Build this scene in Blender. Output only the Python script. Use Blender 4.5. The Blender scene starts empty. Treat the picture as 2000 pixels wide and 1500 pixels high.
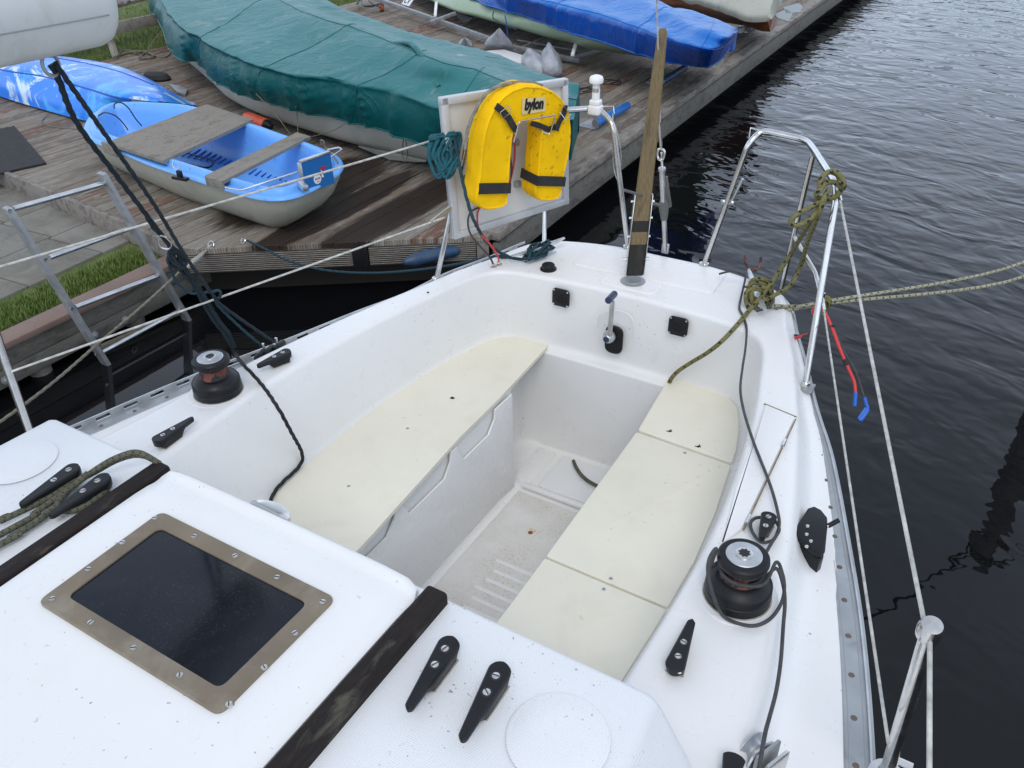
import bpy, bmesh, math, random
from mathutils import Vector as V, Matrix, noise
random.seed(7)
SC = bpy.context.scene
COL = SC.collection
R = math.radians
SCALE = 1.3          # the model is laid out in units of 1.3 m and scaled once at the end

# ------------------------------------------------------------------ camera
CX, CH = 0.914, 1.2
YAW, PIT, ROL, FPX = R(-31.672), R(33.471), R(-1.4417), 1639.23
_f = V((math.sin(YAW)*math.cos(PIT), math.cos(YAW)*math.cos(PIT), -math.sin(PIT)))
_r = _f.cross(V((0, 0, 1))).normalized(); _u = _r.cross(_f)
CR = math.cos(ROL)*_r + math.sin(ROL)*_u
CU = -math.sin(ROL)*_r + math.cos(ROL)*_u
CF = _f
CP = V((CX, 0, CH))
cam = bpy.data.cameras.new('camera'); camo = bpy.data.objects.new('camera', cam); COL.objects.link(camo)
cam.sensor_fit = 'HORIZONTAL'; cam.sensor_width = 36; cam.lens = 36*FPX/2000
cam.clip_start = 0.05; cam.clip_end = 2000
m = Matrix((CR, CU, -CF)).transposed().to_4x4(); m.translation = CP*SCALE
camo.matrix_world = m
SC.camera = camo

# ------------------------------------------------------------------ world: soft overcast sky
SUN_EL, SUN_AZ = 52, 150
w = bpy.data.worlds.new('World'); SC.world = w; w.use_nodes = True
nt = w.node_tree; N = nt.nodes; L = nt.links
bg = N['Background']
sky = N.new('ShaderNodeTexSky'); sky.sky_type = 'NISHITA'; sky.sun_disc = False
sky.sun_elevation = R(SUN_EL); sky.sun_rotation = R(SUN_AZ); sky.air_density = 1.2; sky.dust_density = 3
tc = N.new('ShaderNodeTexCoord')
mp = N.new('ShaderNodeMapping'); mp.inputs['Scale'].default_value = (1, 1, 2.2); L.new(tc.outputs['Generated'], mp.inputs[0])
nz = N.new('ShaderNodeTexNoise'); nz.inputs['Scale'].default_value = 2.6; nz.inputs['Detail'].default_value = 6; nz.inputs['Roughness'].default_value = .55
L.new(mp.outputs[0], nz.inputs[0])
cr = N.new('ShaderNodeValToRGB'); cr.color_ramp.elements[0].position = .3; cr.color_ramp.elements[1].position = .72
cr.color_ramp.elements[0].color = (5.2, 6.05, 7.5, 1); cr.color_ramp.elements[1].color = (8.7, 9.4, 10.5, 1)
L.new(nz.outputs[0], cr.inputs[0])
mx = N.new('ShaderNodeMixRGB'); mx.inputs[0].default_value = .82
L.new(sky.outputs[0], mx.inputs[1]); L.new(cr.outputs[0], mx.inputs[2])
sx = N.new('ShaderNodeSeparateXYZ'); L.new(tc.outputs['Generated'], sx.inputs[0])
hr = N.new('ShaderNodeValToRGB'); L.new(sx.outputs[2], hr.inputs[0])       # sky raised low down to brighten water reflections and walls, dimmed overhead
hr.color_ramp.elements[0].position = .0; hr.color_ramp.elements[0].color = (1.55, 1.62, 1.72, 1)
hr.color_ramp.elements[1].position = .75; hr.color_ramp.elements[1].color = (.80, .80, .81, 1)
m2 = N.new('ShaderNodeMixRGB'); m2.blend_type = 'MULTIPLY'; m2.inputs[0].default_value = 1
L.new(mx.outputs[0], m2.inputs[1]); L.new(hr.outputs[0], m2.inputs[2])
L.new(m2.outputs[0], bg.inputs[0]); bg.inputs[1].default_value = .115

sl = bpy.data.lights.new('sun', 'SUN'); sl.energy = 0.9; sl.angle = R(25); sl.color = (1, .97, .92)
so = bpy.data.objects.new('sun', sl); COL.objects.link(so)
# direction towards the sun
az, el = R(SUN_AZ), R(SUN_EL)
sd = V((math.sin(az)*math.cos(el), math.cos(az)*math.cos(el), math.sin(el)))
so.rotation_euler = sd.to_track_quat('Z', 'Y').to_euler()
SC.view_settings.view_transform = 'Standard'; SC.view_settings.look = 'None'
SC.view_settings.exposure = 0.2; SC.view_settings.gamma = 1
SC.render.engine = 'CYCLES'

# ------------------------------------------------------------------ ray helpers (photo pixel -> point on a real plane)
def ray(px, py): return CF*FPX + CR*(px-1000) - CU*(py-750)
def at(px, py, z=0.0):
    d = ray(px, py); return CP + d*((z-CP.z)/d.z)
def atx(px, py, x):
    d = ray(px, py); return CP + d*((x-CP.x)/d.x)
def aty(px, py, y):
    d = ray(px, py); return CP + d*((y-CP.y)/d.y)
def ad(px, py, dep):
    return CP + ray(px, py)*(dep/FPX)
def dep(p): return (p-CP).dot(CF)
def apl(px, py, p0, n):
    d = ray(px, py); return CP + d*((p0-CP).dot(n)/d.dot(n))

# ------------------------------------------------------------------ materials
def _n(nt, t, **k):
    n = nt.nodes.new(t)
    for a, b in k.items(): setattr(n, a, b)
    return n
def math_(nt, op, a, b=None, c=None):
    n = nt.nodes.new('ShaderNodeMath'); n.operation = op
    for i, v in enumerate((a, b, c)):
        if v is None: continue
        if isinstance(v, (int, float)): n.inputs[i].default_value = v
        else: nt.links.new(v, n.inputs[i])
    return n.outputs[0]
def mixc(nt, fac, a, b, mode='MIX'):
    n = nt.nodes.new('ShaderNodeMixRGB'); n.blend_type = mode
    for i, v in ((0, fac), (1, a), (2, b)):
        if isinstance(v, (int, float)): n.inputs[i].default_value = v
        elif isinstance(v, tuple): n.inputs[i].default_value = (*v[:3], 1)
        else: nt.links.new(v, n.inputs[i])
    return n.outputs[0]
def noise_(nt, vec, scale, detail=4, rough=.55, dist=0, sc=None):
    if sc:
        mp = nt.nodes.new('ShaderNodeMapping'); mp.inputs['Scale'].default_value = sc
        nt.links.new(vec, mp.inputs[0]); vec = mp.outputs[0]
    n = nt.nodes.new('ShaderNodeTexNoise'); n.inputs['Scale'].default_value = scale
    n.inputs['Detail'].default_value = detail; n.inputs['Roughness'].default_value = rough
    n.inputs['Distortion'].default_value = dist
    nt.links.new(vec, n.inputs['Vector']); return n.outputs[0]
def ramp(nt, f, p0, p1, a=0., b=1.):
    n = nt.nodes.new('ShaderNodeMapRange'); n.inputs[1].default_value = p0; n.inputs[2].default_value = p1
    n.inputs[3].default_value = a; n.inputs[4].default_value = b
    nt.links.new(f, n.inputs[0]); return n.outputs[0]
def bump_(nt, h, strength=.3, dist=.01, prev=None):
    n = nt.nodes.new('ShaderNodeBump'); n.inputs['Strength'].default_value = strength; n.inputs['Distance'].default_value = dist
    nt.links.new(h, n.inputs['Height'])
    if prev is not None: nt.links.new(prev, n.inputs['Normal'])
    return n.outputs[0]
def new_mat(name):
    m = bpy.data.materials.new(name); m.use_nodes = True
    nt = m.node_tree; b = nt.nodes['Principled BSDF']; tc = nt.nodes.new('ShaderNodeTexCoord')
    return m, nt, b, tc.outputs['Object'], tc.outputs['UV']
def pm(name, col, rough=.5, metal=0, var=(6, .08), spots=None, stain=None, bump=None, rvar=0, spec=None, coat=0, sheen=0):
    m, nt, b, ob, uv = new_mat(name)
    c = col
    if var:
        f = noise_(nt, ob, var[0], 5)
        f = ramp(nt, f, .3, .7)
        lo = tuple(x*(1-var[1]) for x in col); hi = tuple(min(1, x*(1+var[1])) for x in col)
        c = mixc(nt, f, lo, hi)
    if stain:      # (scale, p0, p1, colour, amount)
        f = noise_(nt, ob, stain[0], 7, .65, .6); f = ramp(nt, f, stain[1], stain[2], 0, stain[4]); c = mixc(nt, f, c, stain[3])
    if spots:      # (scale, p0, p1, colour, amount)
        f = noise_(nt, ob, spots[0], 2, .5); g = noise_(nt, ob, 3.6, 3)
        f = math_(nt, 'MULTIPLY', ramp(nt, f, spots[1], spots[2], 0, spots[4]), ramp(nt, g, .45, .62))
        c = mixc(nt, f, c, spots[3])
    if isinstance(c, tuple): b.inputs['Base Color'].default_value = (*c, 1)
    else: nt.links.new(c, b.inputs['Base Color'])
    b.inputs['Roughness'].default_value = rough; b.inputs['Metallic'].default_value = metal
    if rvar: nt.links.new(ramp(nt, noise_(nt, ob, 14, 6, .6), .3, .7, max(.02, rough-rvar), min(1, rough+rvar)), b.inputs['Roughness'])
    if bump:       # (scale, strength, dist)
        nt.links.new(bump_(nt, noise_(nt, ob, bump[0], 5, .6), bump[1], bump[2]), b.inputs['Normal'])
    if coat: b.inputs['Coat Weight'].default_value = coat; b.inputs['Coat Roughness'].default_value = .1
    if sheen: b.inputs['Sheen Weight'].default_value = sheen
    return m

M = {}
M['gel'] = pm('gelcoat', (.775, .772, .758), .33, var=(2.2, .025), spots=(120, .715, .74, (.17, .14, .12), .7), stain=(7, .60, .80, (.60, .57, .50), .28), rvar=.1, bump=(120, .03, .002))
M['gel2'] = pm('gelcoat_clean', (.78, .775, .762), .30, var=(3, .02), spots=(150, .73, .77, (.22, .19, .16), .5), stain=(9, .66, .82, (.62, .60, .55), .2), rvar=.1, bump=(120, .03, .002))
M['seat'] = pm('cream_board', (.765, .73, .61), .48, var=(3, .05), spots=(60, .67, .72, (.45, .40, .28), .4), stain=(7, .52, .72, (.62, .585, .46), .32), bump=(60, .05, .002), rvar=.15)
M['steel'] = pm('stainless', (.66, .65, .63), .22, 1, var=(30, .1), rvar=.12)
M['alu'] = pm('aluminium', (.62, .63, .64), .42, 1, var=(20, .18), rvar=.15, stain=(25, .6, .75, (.35, .33, .30), .5))
M['galv'] = pm('galvanised', (.36, .37, .38), .55, .6, var=(14, .18), rvar=.15)
M['black'] = pm('black_plastic', (.010, .0105, .012), .42, var=(20, .3), rvar=.1, stain=(30, .68, .8, (.06, .06, .06), .4))
for k_ in ('black',): M[k_].node_tree.nodes['Principled BSDF'].inputs['Specular IOR Level'].default_value = .3
M['rubber'] = pm('rubber', (.02, .02, .02), .8, var=(20, .3))
M['white'] = pm('white_paint', (.76, .76, .75), .4, var=(5, .05), stain=(12, .55, .8, (.5, .48, .42), .4))
M['boom'] = pm('boom_paint', (.60, .62, .61), .42, var=(5, .05), stain=(9, .55, .75, (.36, .36, .30), .5))
M['board'] = pm('dirty_white_board', (.66, .66, .64), .5, var=(4, .05), stain=(6, .6, .8, (.45, .42, .32), .5))
M['frame'] = pm('satin_frame', (.56, .57, .58), .4, .25, var=(10, .06))
M['screw'] = pm('screw_metal', (.62, .61, .58), .35, 1, var=(60, .2))
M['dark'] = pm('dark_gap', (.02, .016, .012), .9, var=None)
M['bronze'] = pm('anodised_frame', (.19, .152, .105), .5, .15, var=(9, .2), stain=(11, .5, .68, (.32, .28, .22), .55), bump=(80, .1, .002))
M['teak'] = None
M['foot_edging'] = pm('grey_brown_edging', (.33, .30, .25), .7, var=(60, .3))  # grey-brown edging at the feet of winches and cleats
M['rivet'] = pm('dull_rivet', (.16, .125, .10), .5, .5, var=(40, .2))
M['toer'] = pm('weathered_toe_rail', (.40, .42, .43), .42, .7, var=(9, .15), rvar=.15, stain=(12, .55, .75, (.22, .22, .21), .6))
M['yellow'] = pm('yellow_foam', (.92, .53, .0), .75, var=(12, .1), stain=(9, .54, .74, (.50, .27, .01), .55), spots=(60, .62, .68, (.25, .13, .02), .6), bump=(30, .3, .006))
M['yellow'].node_tree.nodes['Principled BSDF'].inputs['Specular IOR Level'].default_value = .2
M['strap'] = pm('black_webbing', (.022, .021, .022), .8, var=(40, .3))
M['label'] = pm('old_label', (.70, .58, .30), .7, var=(25, .15))
M['ink'] = pm('black_ink', (.015, .013, .015), .6, var=None)
M['red'] = pm('red_cable', (.62, .03, .03), .4, var=None)
M['bluec'] = pm('blue_tape', (.01, .11, .50), .45, var=None)
M['wire'] = pm('lifeline_wire', (.48, .47, .43), .5, .2, var=(60, .3))
M['navy'] = pm('navy_sleeve', (.02, .035, .08), .45, var=(20, .2))
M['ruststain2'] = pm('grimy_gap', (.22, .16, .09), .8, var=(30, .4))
M['ruststain'] = pm('rust_stain', (.62, .52, .38), .6, var=(70, .25))
M['rust'] = pm('rust', (.24, .07, .03), .8, var=(60, .5))
M['winchred'] = pm('worn_winch_barrel', (.19, .065, .045), .6, .2, var=(30, .4), stain=(35, .48, .52, (.02, .02, .024), 1))
M['tgreen'] = None

def mat_glass():
    m, nt, b, ob, uv = new_mat('tinted_pane')
    d = noise_(nt, ob, 220, 3, .7); e = noise_(nt, ob, 6, 5, .7, 1.0)
    c = mixc(nt, math_(nt, 'MULTIPLY', ramp(nt, d, .58, .70), ramp(nt, e, .4, .65, .05, .5)), (.004, .006, .011), (.07, .07, .065))
    nt.links.new(mixc(nt, ramp(nt, e, .5, .8, 0, .25), c, (.03, .032, .034)), b.inputs['Base Color'])
    nt.links.new(ramp(nt, noise_(nt, ob, 40, 6, .7), .3, .8, .05, .16), b.inputs['Roughness'])
    b.inputs['Specular IOR Level'].default_value = .42
    return m
M['glass'] = mat_glass()

def mat_wood(name, a, b_, stretch, rough=.75, dark=(.05, .04, .03), darkamt=.6, p=(.5, .62), bumps=.4):
    m, nt, b, ob, uv = new_mat(name)
    f = noise_(nt, ob, 9, 8, .65, .2, stretch)
    c = mixc(nt, ramp(nt, f, .3, .7), a, b_)
    g = noise_(nt, ob, 3, 6, .7, .3, tuple(math.sqrt(s)*1.4 for s in stretch))
    c = mixc(nt, ramp(nt, g, p[0], p[1], 0, darkamt), c, dark)
    nt.links.new(c, b.inputs['Base Color']); b.inputs['Roughness'].default_value = rough
    nt.links.new(bump_(nt, f, bumps, .003), b.inputs['Normal'])
    return m
M['teak'] = mat_wood('black_weathered_teak', (.008, .006, .006), (.026, .019, .017), (40, 3, 40), dark=(.13, .12, .09), darkamt=.65, p=(.55, .70))
M['teak'].node_tree.nodes['Principled BSDF'].inputs['Specular IOR Level'].default_value = .25
M['tiller'] = mat_wood('weathered_tiller', (.115, .08, .035), (.23, .17, .085), (40, 40, 3), dark=(.07, .05, .025), darkamt=.7, p=(.52, .62))
M['tillerblk'] = mat_wood('tarry_tiller', (.004, .004, .004), (.014, .012, .008), (40, 40, 3), rough=.45, dark=(.06, .045, .02), darkamt=.4)
M['bench'] = mat_wood('grey_bench_wood', (.24, .215, .18), (.36, .32, .27), (4, 30, 30), dark=(.12, .10, .08), darkamt=.5)
M['thwart'] = mat_wood('grooved_grey_thwart', (.19, .17, .145), (.30, .275, .235), (30, 4, 30), dark=(.10, .09, .07), darkamt=.5)

def mat_deck():
    m, nt, b, ob, uv = new_mat('weathered_decking')
    sep = nt.nodes.new('ShaderNodeSeparateXYZ'); nt.links.new(ob, sep.inputs[0])
    X, Y = sep.outputs[0], sep.outputs[1]
    idx = math_(nt, 'FLOOR', math_(nt, 'DIVIDE', X, .115))
    cmb = nt.nodes.new('ShaderNodeCombineXYZ'); nt.links.new(idx, cmb.inputs[0])
    nt.links.new(math_(nt, 'FLOOR', math_(nt, 'DIVIDE', math_(nt, 'ADD', Y, math_(nt, 'MULTIPLY', idx, .83)), 2.1)), cmb.inputs[1])
    wn = nt.nodes.new('ShaderNodeTexWhiteNoise'); nt.links.new(cmb.outputs[0], wn.inputs[0])
    rp = nt.nodes.new('ShaderNodeValToRGB'); e = rp.color_ramp.elements
    e[0].position = 0; e[0].color = (.20, .16, .125, 1); e[1].position = 1; e[1].color = (.24, .12, .085, 1)
    for p, c in ((.3, (.31, .265, .215)), (.62, (.40, .355, .30)), (.8, (.32, .24, .175)), (.9, (.26, .13, .085))):
        x = e.new(p); x.color = (*c, 1)
    nt.links.new(wn.outputs[0], rp.inputs[0])
    g = noise_(nt, ob, 6, 8, .7, .15, (22, 1.6, 1))
    b.inputs['Specular IOR Level'].default_value = .25
    c = mixc(nt, ramp(nt, g, .3, .7, 0, .55), rp.outputs[0], (.13, .11, .09))
    g2 = noise_(nt, ob, 4, 6, .6, .4, (9, 2.2, 1))
    c = mixc(nt, ramp(nt, g2, .50, .64, 0, .7), c, (.42, .39, .345))
    # wet boards near the dinghy and the corner
    def blob(cx, cy, rx, ry):
        dx = math_(nt, 'DIVIDE', math_(nt, 'SUBTRACT', X, cx), rx); dy = math_(nt, 'DIVIDE', math_(nt, 'SUBTRACT', Y, cy), ry)
        d = math_(nt, 'SQRT', math_(nt, 'ADD', math_(nt, 'MULTIPLY', dx, dx), math_(nt, 'MULTIPLY', dy, dy)))
        return ramp(nt, d, .55, 1.25, 1, 0)
    wt = math_(nt, 'MAXIMUM', blob(-2.02, 3.7, .17, 1.2), blob(-2.35, 3.4, .14, .9))
    wt = math_(nt, 'MAXIMUM', wt, blob(-2.75, 3.6, .35, .8))
    wn2 = noise_(nt, ob, 5, 5, .6, .3, (16, 1.2, 1))
    wf = ramp(nt, math_(nt, 'ADD', math_(nt, 'MULTIPLY', wt, .75), math_(nt, 'MULTIPLY', wn2, .6)), .62, .80)
    c = mixc(nt, wf, c, (.042, .028, .022))
    # fainter damp patches elsewhere
    g3 = noise_(nt, ob, 1.6, 4, .6, .3, (3, 1, 1))
    c = mixc(nt, ramp(nt, g3, .54, .68, 0, .5), c, (.085, .06, .045))
    nt.links.new(c, b.inputs['Base Color'])
    nt.links.new(ramp(nt, wf, 0, 1, .8, .35), b.inputs['Roughness'])
    wv = math_(nt, 'SINE', math_(nt, 'MULTIPLY', X, 2*math.pi/.0115))
    n1 = bump_(nt, wv, .9, .003)
    nt.links.new(bump_(nt, g, .4, .004, n1), b.inputs['Normal'])
    # darker colour in the grooves of the anti-slip boards
    c2 = mixc(nt, ramp(nt, wv, -.2, -1, 0, .45), c, (.05, .04, .033))
    nt.links.new(c2, b.inputs['Base Color'])
    return m
M['deck'] = mat_deck()
def mat_fascia():
    m, nt, b, ob, uv = new_mat('grooved_fascia')
    sep = nt.nodes.new('ShaderNodeSeparateXYZ'); nt.links.new(ob, sep.inputs[0])
    g = noise_(nt, ob, 7, 8, .7, .1, (3, 3, 20))
    c = mixc(nt, ramp(nt, g, .35, .65), (.15, .13, .11), (.31, .28, .235))
    wv = math_(nt, 'SINE', math_(nt, 'MULTIPLY', sep.outputs[2], 2*math.pi/.0115))
    c = mixc(nt, ramp(nt, wv, .1, -.8, 0, .85), c, (.02, .017, .014))
    nt.links.new(c, b.inputs['Base Color']); b.inputs['Roughness'].default_value = .8
    nt.links.new(bump_(nt, wv, .9, .003), b.inputs['Normal'])
    return m
M['fascia'] = mat_fascia()
M['beam'] = mat_wood('grey_edge_beam', (.15, .13, .11), (.30, .27, .235), (16, 2, 16), dark=(.07, .06, .05), darkamt=.7, p=(.48, .62))
M['cap'] = pm('brown_quay_cap', (.215, .145, .115), .75, var=(7, .15), stain=(14, .52, .75, (.14, .12, .07), .5), bump=(60, .3, .003))
M['qface'] = mat_wood('grey_quay_face', (.105, .10, .085), (.17, .16, .135), (3, 3, 12), dark=(.05, .05, .03), darkamt=.6)
M['conc'] = pm('concrete_slab', (.20, .19, .165), .85, var=(3, .15), stain=(5, .42, .70, (.105, .10, .07), .75), bump=(70, .5, .004), spots=(60, .60, .68, (.08, .08, .06), .7))
M['soil'] = pm('grass_soil', (.10, .13, .035), .95, var=(9, .4), bump=(30, .6, .02))
def mat_grass():
    m, nt, b, ob, uv = new_mat('grass_blades')
    f = noise_(nt, ob, 3, 5, .7); g = noise_(nt, ob, 90, 2)
    c = mixc(nt, ramp(nt, f, .35, .65), (.10, .165, .025), (.19, .215, .045))
    c = mixc(nt, ramp(nt, g, .4, .7), c, (.07, .14, .02))
    nt.links.new(c, b.inputs['Base Color']); b.inputs['Roughness'].default_value = .6
    return m
M['grass'] = mat_grass()

def mat_water():
    m, nt, b, ob, uv = new_mat('harbour_water')
    b.inputs['Base Color'].default_value = (.0045, .005, .006, 1)
    b.inputs['Roughness'].default_value = .015; b.inputs['IOR'].default_value = 1.333
    sep = nt.nodes.new('ShaderNodeSeparateXYZ'); nt.links.new(ob, sep.inputs[0])
    # ripples die down in the sheltered water beside the hull
    far = ramp(nt, sep.outputs[1], 1.2, 5.2, .08, 1.0)
    shel = ramp(nt, sep.outputs[0], -1.6, -.6, .12, 1)
    amp = math_(nt, 'MULTIPLY', far, math_(nt, 'MAXIMUM', shel, ramp(nt, sep.outputs[1], 4, 6, 0, 1)))
    mp = nt.nodes.new('ShaderNodeMapping'); mp.inputs['Rotation'].default_value = (0, 0, R(24)); nt.links.new(ob, mp.inputs[0])
    a = noise_(nt, mp.outputs[0], 3.0, 2, .45, .7, (.85, 1.4, 1))
    a2 = noise_(nt, mp.outputs[0], 8, 1, .4, .5, (.9, 1.3, 1))
    a3 = noise_(nt, ob, .8, 2, .4)
    h = math_(nt, 'ADD', math_(nt, 'MULTIPLY', a, 1.0), math_(nt, 'MULTIPLY', a2, .26))
    h = math_(nt, 'ADD', h, math_(nt, 'MULTIPLY', a3, 1.2))
    h = math_(nt, 'MULTIPLY', h, amp)
    nt.links.new(bump_(nt, h, 1.0, .025), b.inputs['Normal'])
    return m
M['water'] = mat_water()

def mat_rope(name, col, col2, fleck=None, tw=.03, rough=.85, fl=(.030, 2, .80)):
    m, nt, b, ob, uv = new_mat(name)
    sep = nt.nodes.new('ShaderNodeSeparateXYZ'); nt.links.new(uv, sep.inputs[0])
    U, W = sep.outputs[0], sep.outputs[1]
    n = noise_(nt, ob, 60, 4, .6)
    c = mixc(nt, ramp(nt, n, .35, .65), col, col2)
    tau = 2*math.pi
    s1 = math_(nt, 'SINE', math_(nt, 'MULTIPLY', math_(nt, 'ADD', math_(nt, 'DIVIDE', U, .0045), math_(nt, 'MULTIPLY', W, 4)), tau))
    s2 = math_(nt, 'SINE', math_(nt, 'MULTIPLY', math_(nt, 'SUBTRACT', math_(nt, 'DIVIDE', U, .0045), math_(nt, 'MULTIPLY', W, 4)), tau))
    h = math_(nt, 'MAXIMUM', s1, s2)
    c = mixc(nt, ramp(nt, h, .3, -.6, 0, .5), c, tuple(x*.35 for x in col))
    if fleck:
        f1 = math_(nt, 'SINE', math_(nt, 'MULTIPLY', math_(nt, 'ADD', math_(nt, 'DIVIDE', U, fl[0]), math_(nt, 'MULTIPLY', W, 1)), tau))
        f2 = math_(nt, 'SINE', math_(nt, 'MULTIPLY', math_(nt, 'SUBTRACT', math_(nt, 'DIVIDE', U, fl[0]*.5), math_(nt, 'MULTIPLY', W, fl[1])), tau))
        ff = math_(nt, 'MULTIPLY', math_(nt, 'GREATER_THAN', f1, fl[2]-.25), math_(nt, 'GREATER_THAN', f2, fl[2]-.75))
        c = mixc(nt, ff, c, fleck)
    nt.links.new(c, b.inputs['Base Color']); b.inputs['Roughness'].default_value = rough
    nt.links.new(bump_(nt, h, .35, .002), b.inputs['Normal'])
    return m
M['r_navy'] = mat_rope('navy_laid_rope', (.005, .012, .020), (.012, .026, .034))
M['r_teal'] = mat_rope('teal_laid_rope', (.006, .075, .10), (.01, .11, .14))
M['r_dteal'] = mat_rope('dark_teal_laid_rope', (.008, .035, .05), (.012, .055, .075))
M['r_black'] = mat_rope('black_laid_rope', (.010, .010, .012), (.02, .02, .022))
M['r_olive'] = mat_rope('olive_fleck_rope', (.21, .19, .07), (.14, .13, .045), (.012, .013, .01), fl=(.04, 2, .9))
M['r_pale'] = mat_rope('pale_fleck_rope', (.42, .40, .29), (.28, .27, .17), (.05, .06, .05), fl=(.03, 2, .75))
M['r_grey'] = mat_rope('grey_green_braid', (.135, .13, .085), (.085, .088, .055), (.03, .032, .026), fl=(.012, 4, .75))
M['r_cord'] = mat_rope('dark_grey_cord', (.055, .055, .055), (.08, .08, .08))
M['r_white'] = mat_rope('dirty_white_line', (.50, .48, .42), (.36, .34, .28), (.08, .09, .12), fl=(.05, 2, .9))
M['r_old'] = mat_rope('old_beige_line', (.22, .20, .15), (.15, .135, .10))
M['r_greyl'] = mat_rope('grey_trim_line', (.30, .285, .24), (.17, .16, .13))

def mat_cover(name, hi, lo, dirt=(.33, .37, .30), dscale=5, damt=.5, rough=.45):
    m, nt, b, ob, uv = new_mat(name)
    n = noise_(nt, ob, 1.1, 4, .6)
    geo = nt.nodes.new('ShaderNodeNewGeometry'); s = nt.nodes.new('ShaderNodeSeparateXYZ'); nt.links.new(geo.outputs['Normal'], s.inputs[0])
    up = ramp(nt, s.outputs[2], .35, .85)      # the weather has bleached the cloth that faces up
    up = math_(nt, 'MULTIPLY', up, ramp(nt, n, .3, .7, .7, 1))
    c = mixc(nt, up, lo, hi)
    d = noise_(nt, ob, dscale, 8, .72, .8)
    d = math_(nt, 'MULTIPLY', ramp(nt, d, .57, .68, 0, damt), up)
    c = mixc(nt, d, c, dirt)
    nt.links.new(c, b.inputs['Base Color']); b.inputs['Roughness'].default_value = rough; b.inputs['Specular IOR Level'].default_value = .28
    w1 = noise_(nt, ob, 2.6, 4, .55, 1.2, (1.2, 1.8, .7)); w2 = noise_(nt, ob, 60, 2)
    n1 = bump_(nt, w1, .5, .05)
    rd = noise_(nt, ob, 3.1, 2, .5, 1.6, (.8, 1.3, .5))
    rd = math_(nt, 'ABSOLUTE', math_(nt, 'SUBTRACT', rd, .5)); rd = ramp(nt, rd, 0, .045, 1, 0)
    n1 = bump_(nt, rd, .38, .012, n1)
    rd2 = noise_(nt, ob, 7.5, 1, .5, 1.0, (1, 1, .6)); rd2 = ramp(nt, math_(nt, 'ABSOLUTE', math_(nt, 'SUBTRACT', rd2, .5)), 0, .05, 1, 0)
    n1 = bump_(nt, rd2, .12, .006, n1)
    nt.links.new(bump_(nt, w2, .15, .003, n1), b.inputs['Normal'])
    return m
M['cgreen'] = mat_cover('green_tarpaulin', (.034, .175, .18), (.001, .085, .084))
M['cblue'] = mat_cover('blue_tarpaulin', (.02, .19, .58), (.0, .06, .34), (.35, .38, .40), 7, .2, .32)
M['cgrey'] = mat_cover('grey_tarpaulin', (.42, .42, .36), (.30, .30, .25), (.22, .22, .17), 6, .5, .6)
M['hullw'] = pm('dirty_white_hull', (.52, .52, .46), .45, var=(3, .08), stain=(6, .5, .75, (.30, .30, .22), .5))
M['hullg'] = pm('pale_green_hull', (.30, .40, .27), .35, var=(2, .08), stain=(8, .55, .75, (.18, .23, .15), .4))
M['varn'] = pm('varnished_wood', (.26, .075, .018), .28, var=(5, .25), stain=(8, .5, .75, (.10, .025, .008), .6), coat=.5)
M['tblue'] = pm('tender_blue', (.15, .41, .88), .36, var=(3, .08), stain=(10, .58, .78, (.30, .50, .80), .5), spots=(30, .66, .7, (.05, .08, .12), .6))
M['tcream'] = pm('tender_cream', (.43, .42, .345), .5, var=(4, .08), stain=(7, .5, .75, (.26, .24, .15), .6))
M['bag'] = pm('grey_cloth_bag', (.42, .44, .475), .6, var=(10, .15), bump=(14, .8, .03))
M['fblue'] = pm('blue_fender', (.018, .055, .125), .45, var=(8, .25), stain=(12, .48, .7, (.06, .075, .08), .7))
M['rollblue'] = pm('blue_roller', (.01, .13, .42), .45, var=(20, .25))
M['orange'] = pm('orange_fender', (.60, .085, .03), .45, var=(10, .2))
M['plate'] = pm('blue_plate', (.01, .14, .42), .4, var=None)
M['wwhite'] = pm('white_sticker', (.8, .8, .8), .4, var=None)
M['tiller_s'] = pm('red_print', (.55, .02, .03), .4, var=None)
M['treeg'] = pm('far_tree_leaves', (.035, .05, .022), .8, var=(1, .4))
M['dirtg'] = pm('green_algae_grey', (.13, .13, .12), .6, var=(9, .2))
M['polyp'] = pm('clear_plastic', (.30, .34, .36), .2, var=None)
def mat_kayak():
    m, nt, b, ob, uv = new_mat('marbled_kayak_plastic')
    n = noise_(nt, ob, 3.2, 8, .7, .9)
    c = mixc(nt, ramp(nt, n, .50, .62), (.005, .20, .82), (.08, .42, .90))
    n2 = noise_(nt, ob, 2.4, 9, .72, 1.2)
    c = mixc(nt, ramp(nt, n2, .54, .60, 0, .95), c, (.62, .76, .84))
    nt.links.new(c, b.inputs['Base Color']); b.inputs['Roughness'].default_value = .3
    return m
M['kayak'] = mat_kayak()
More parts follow.
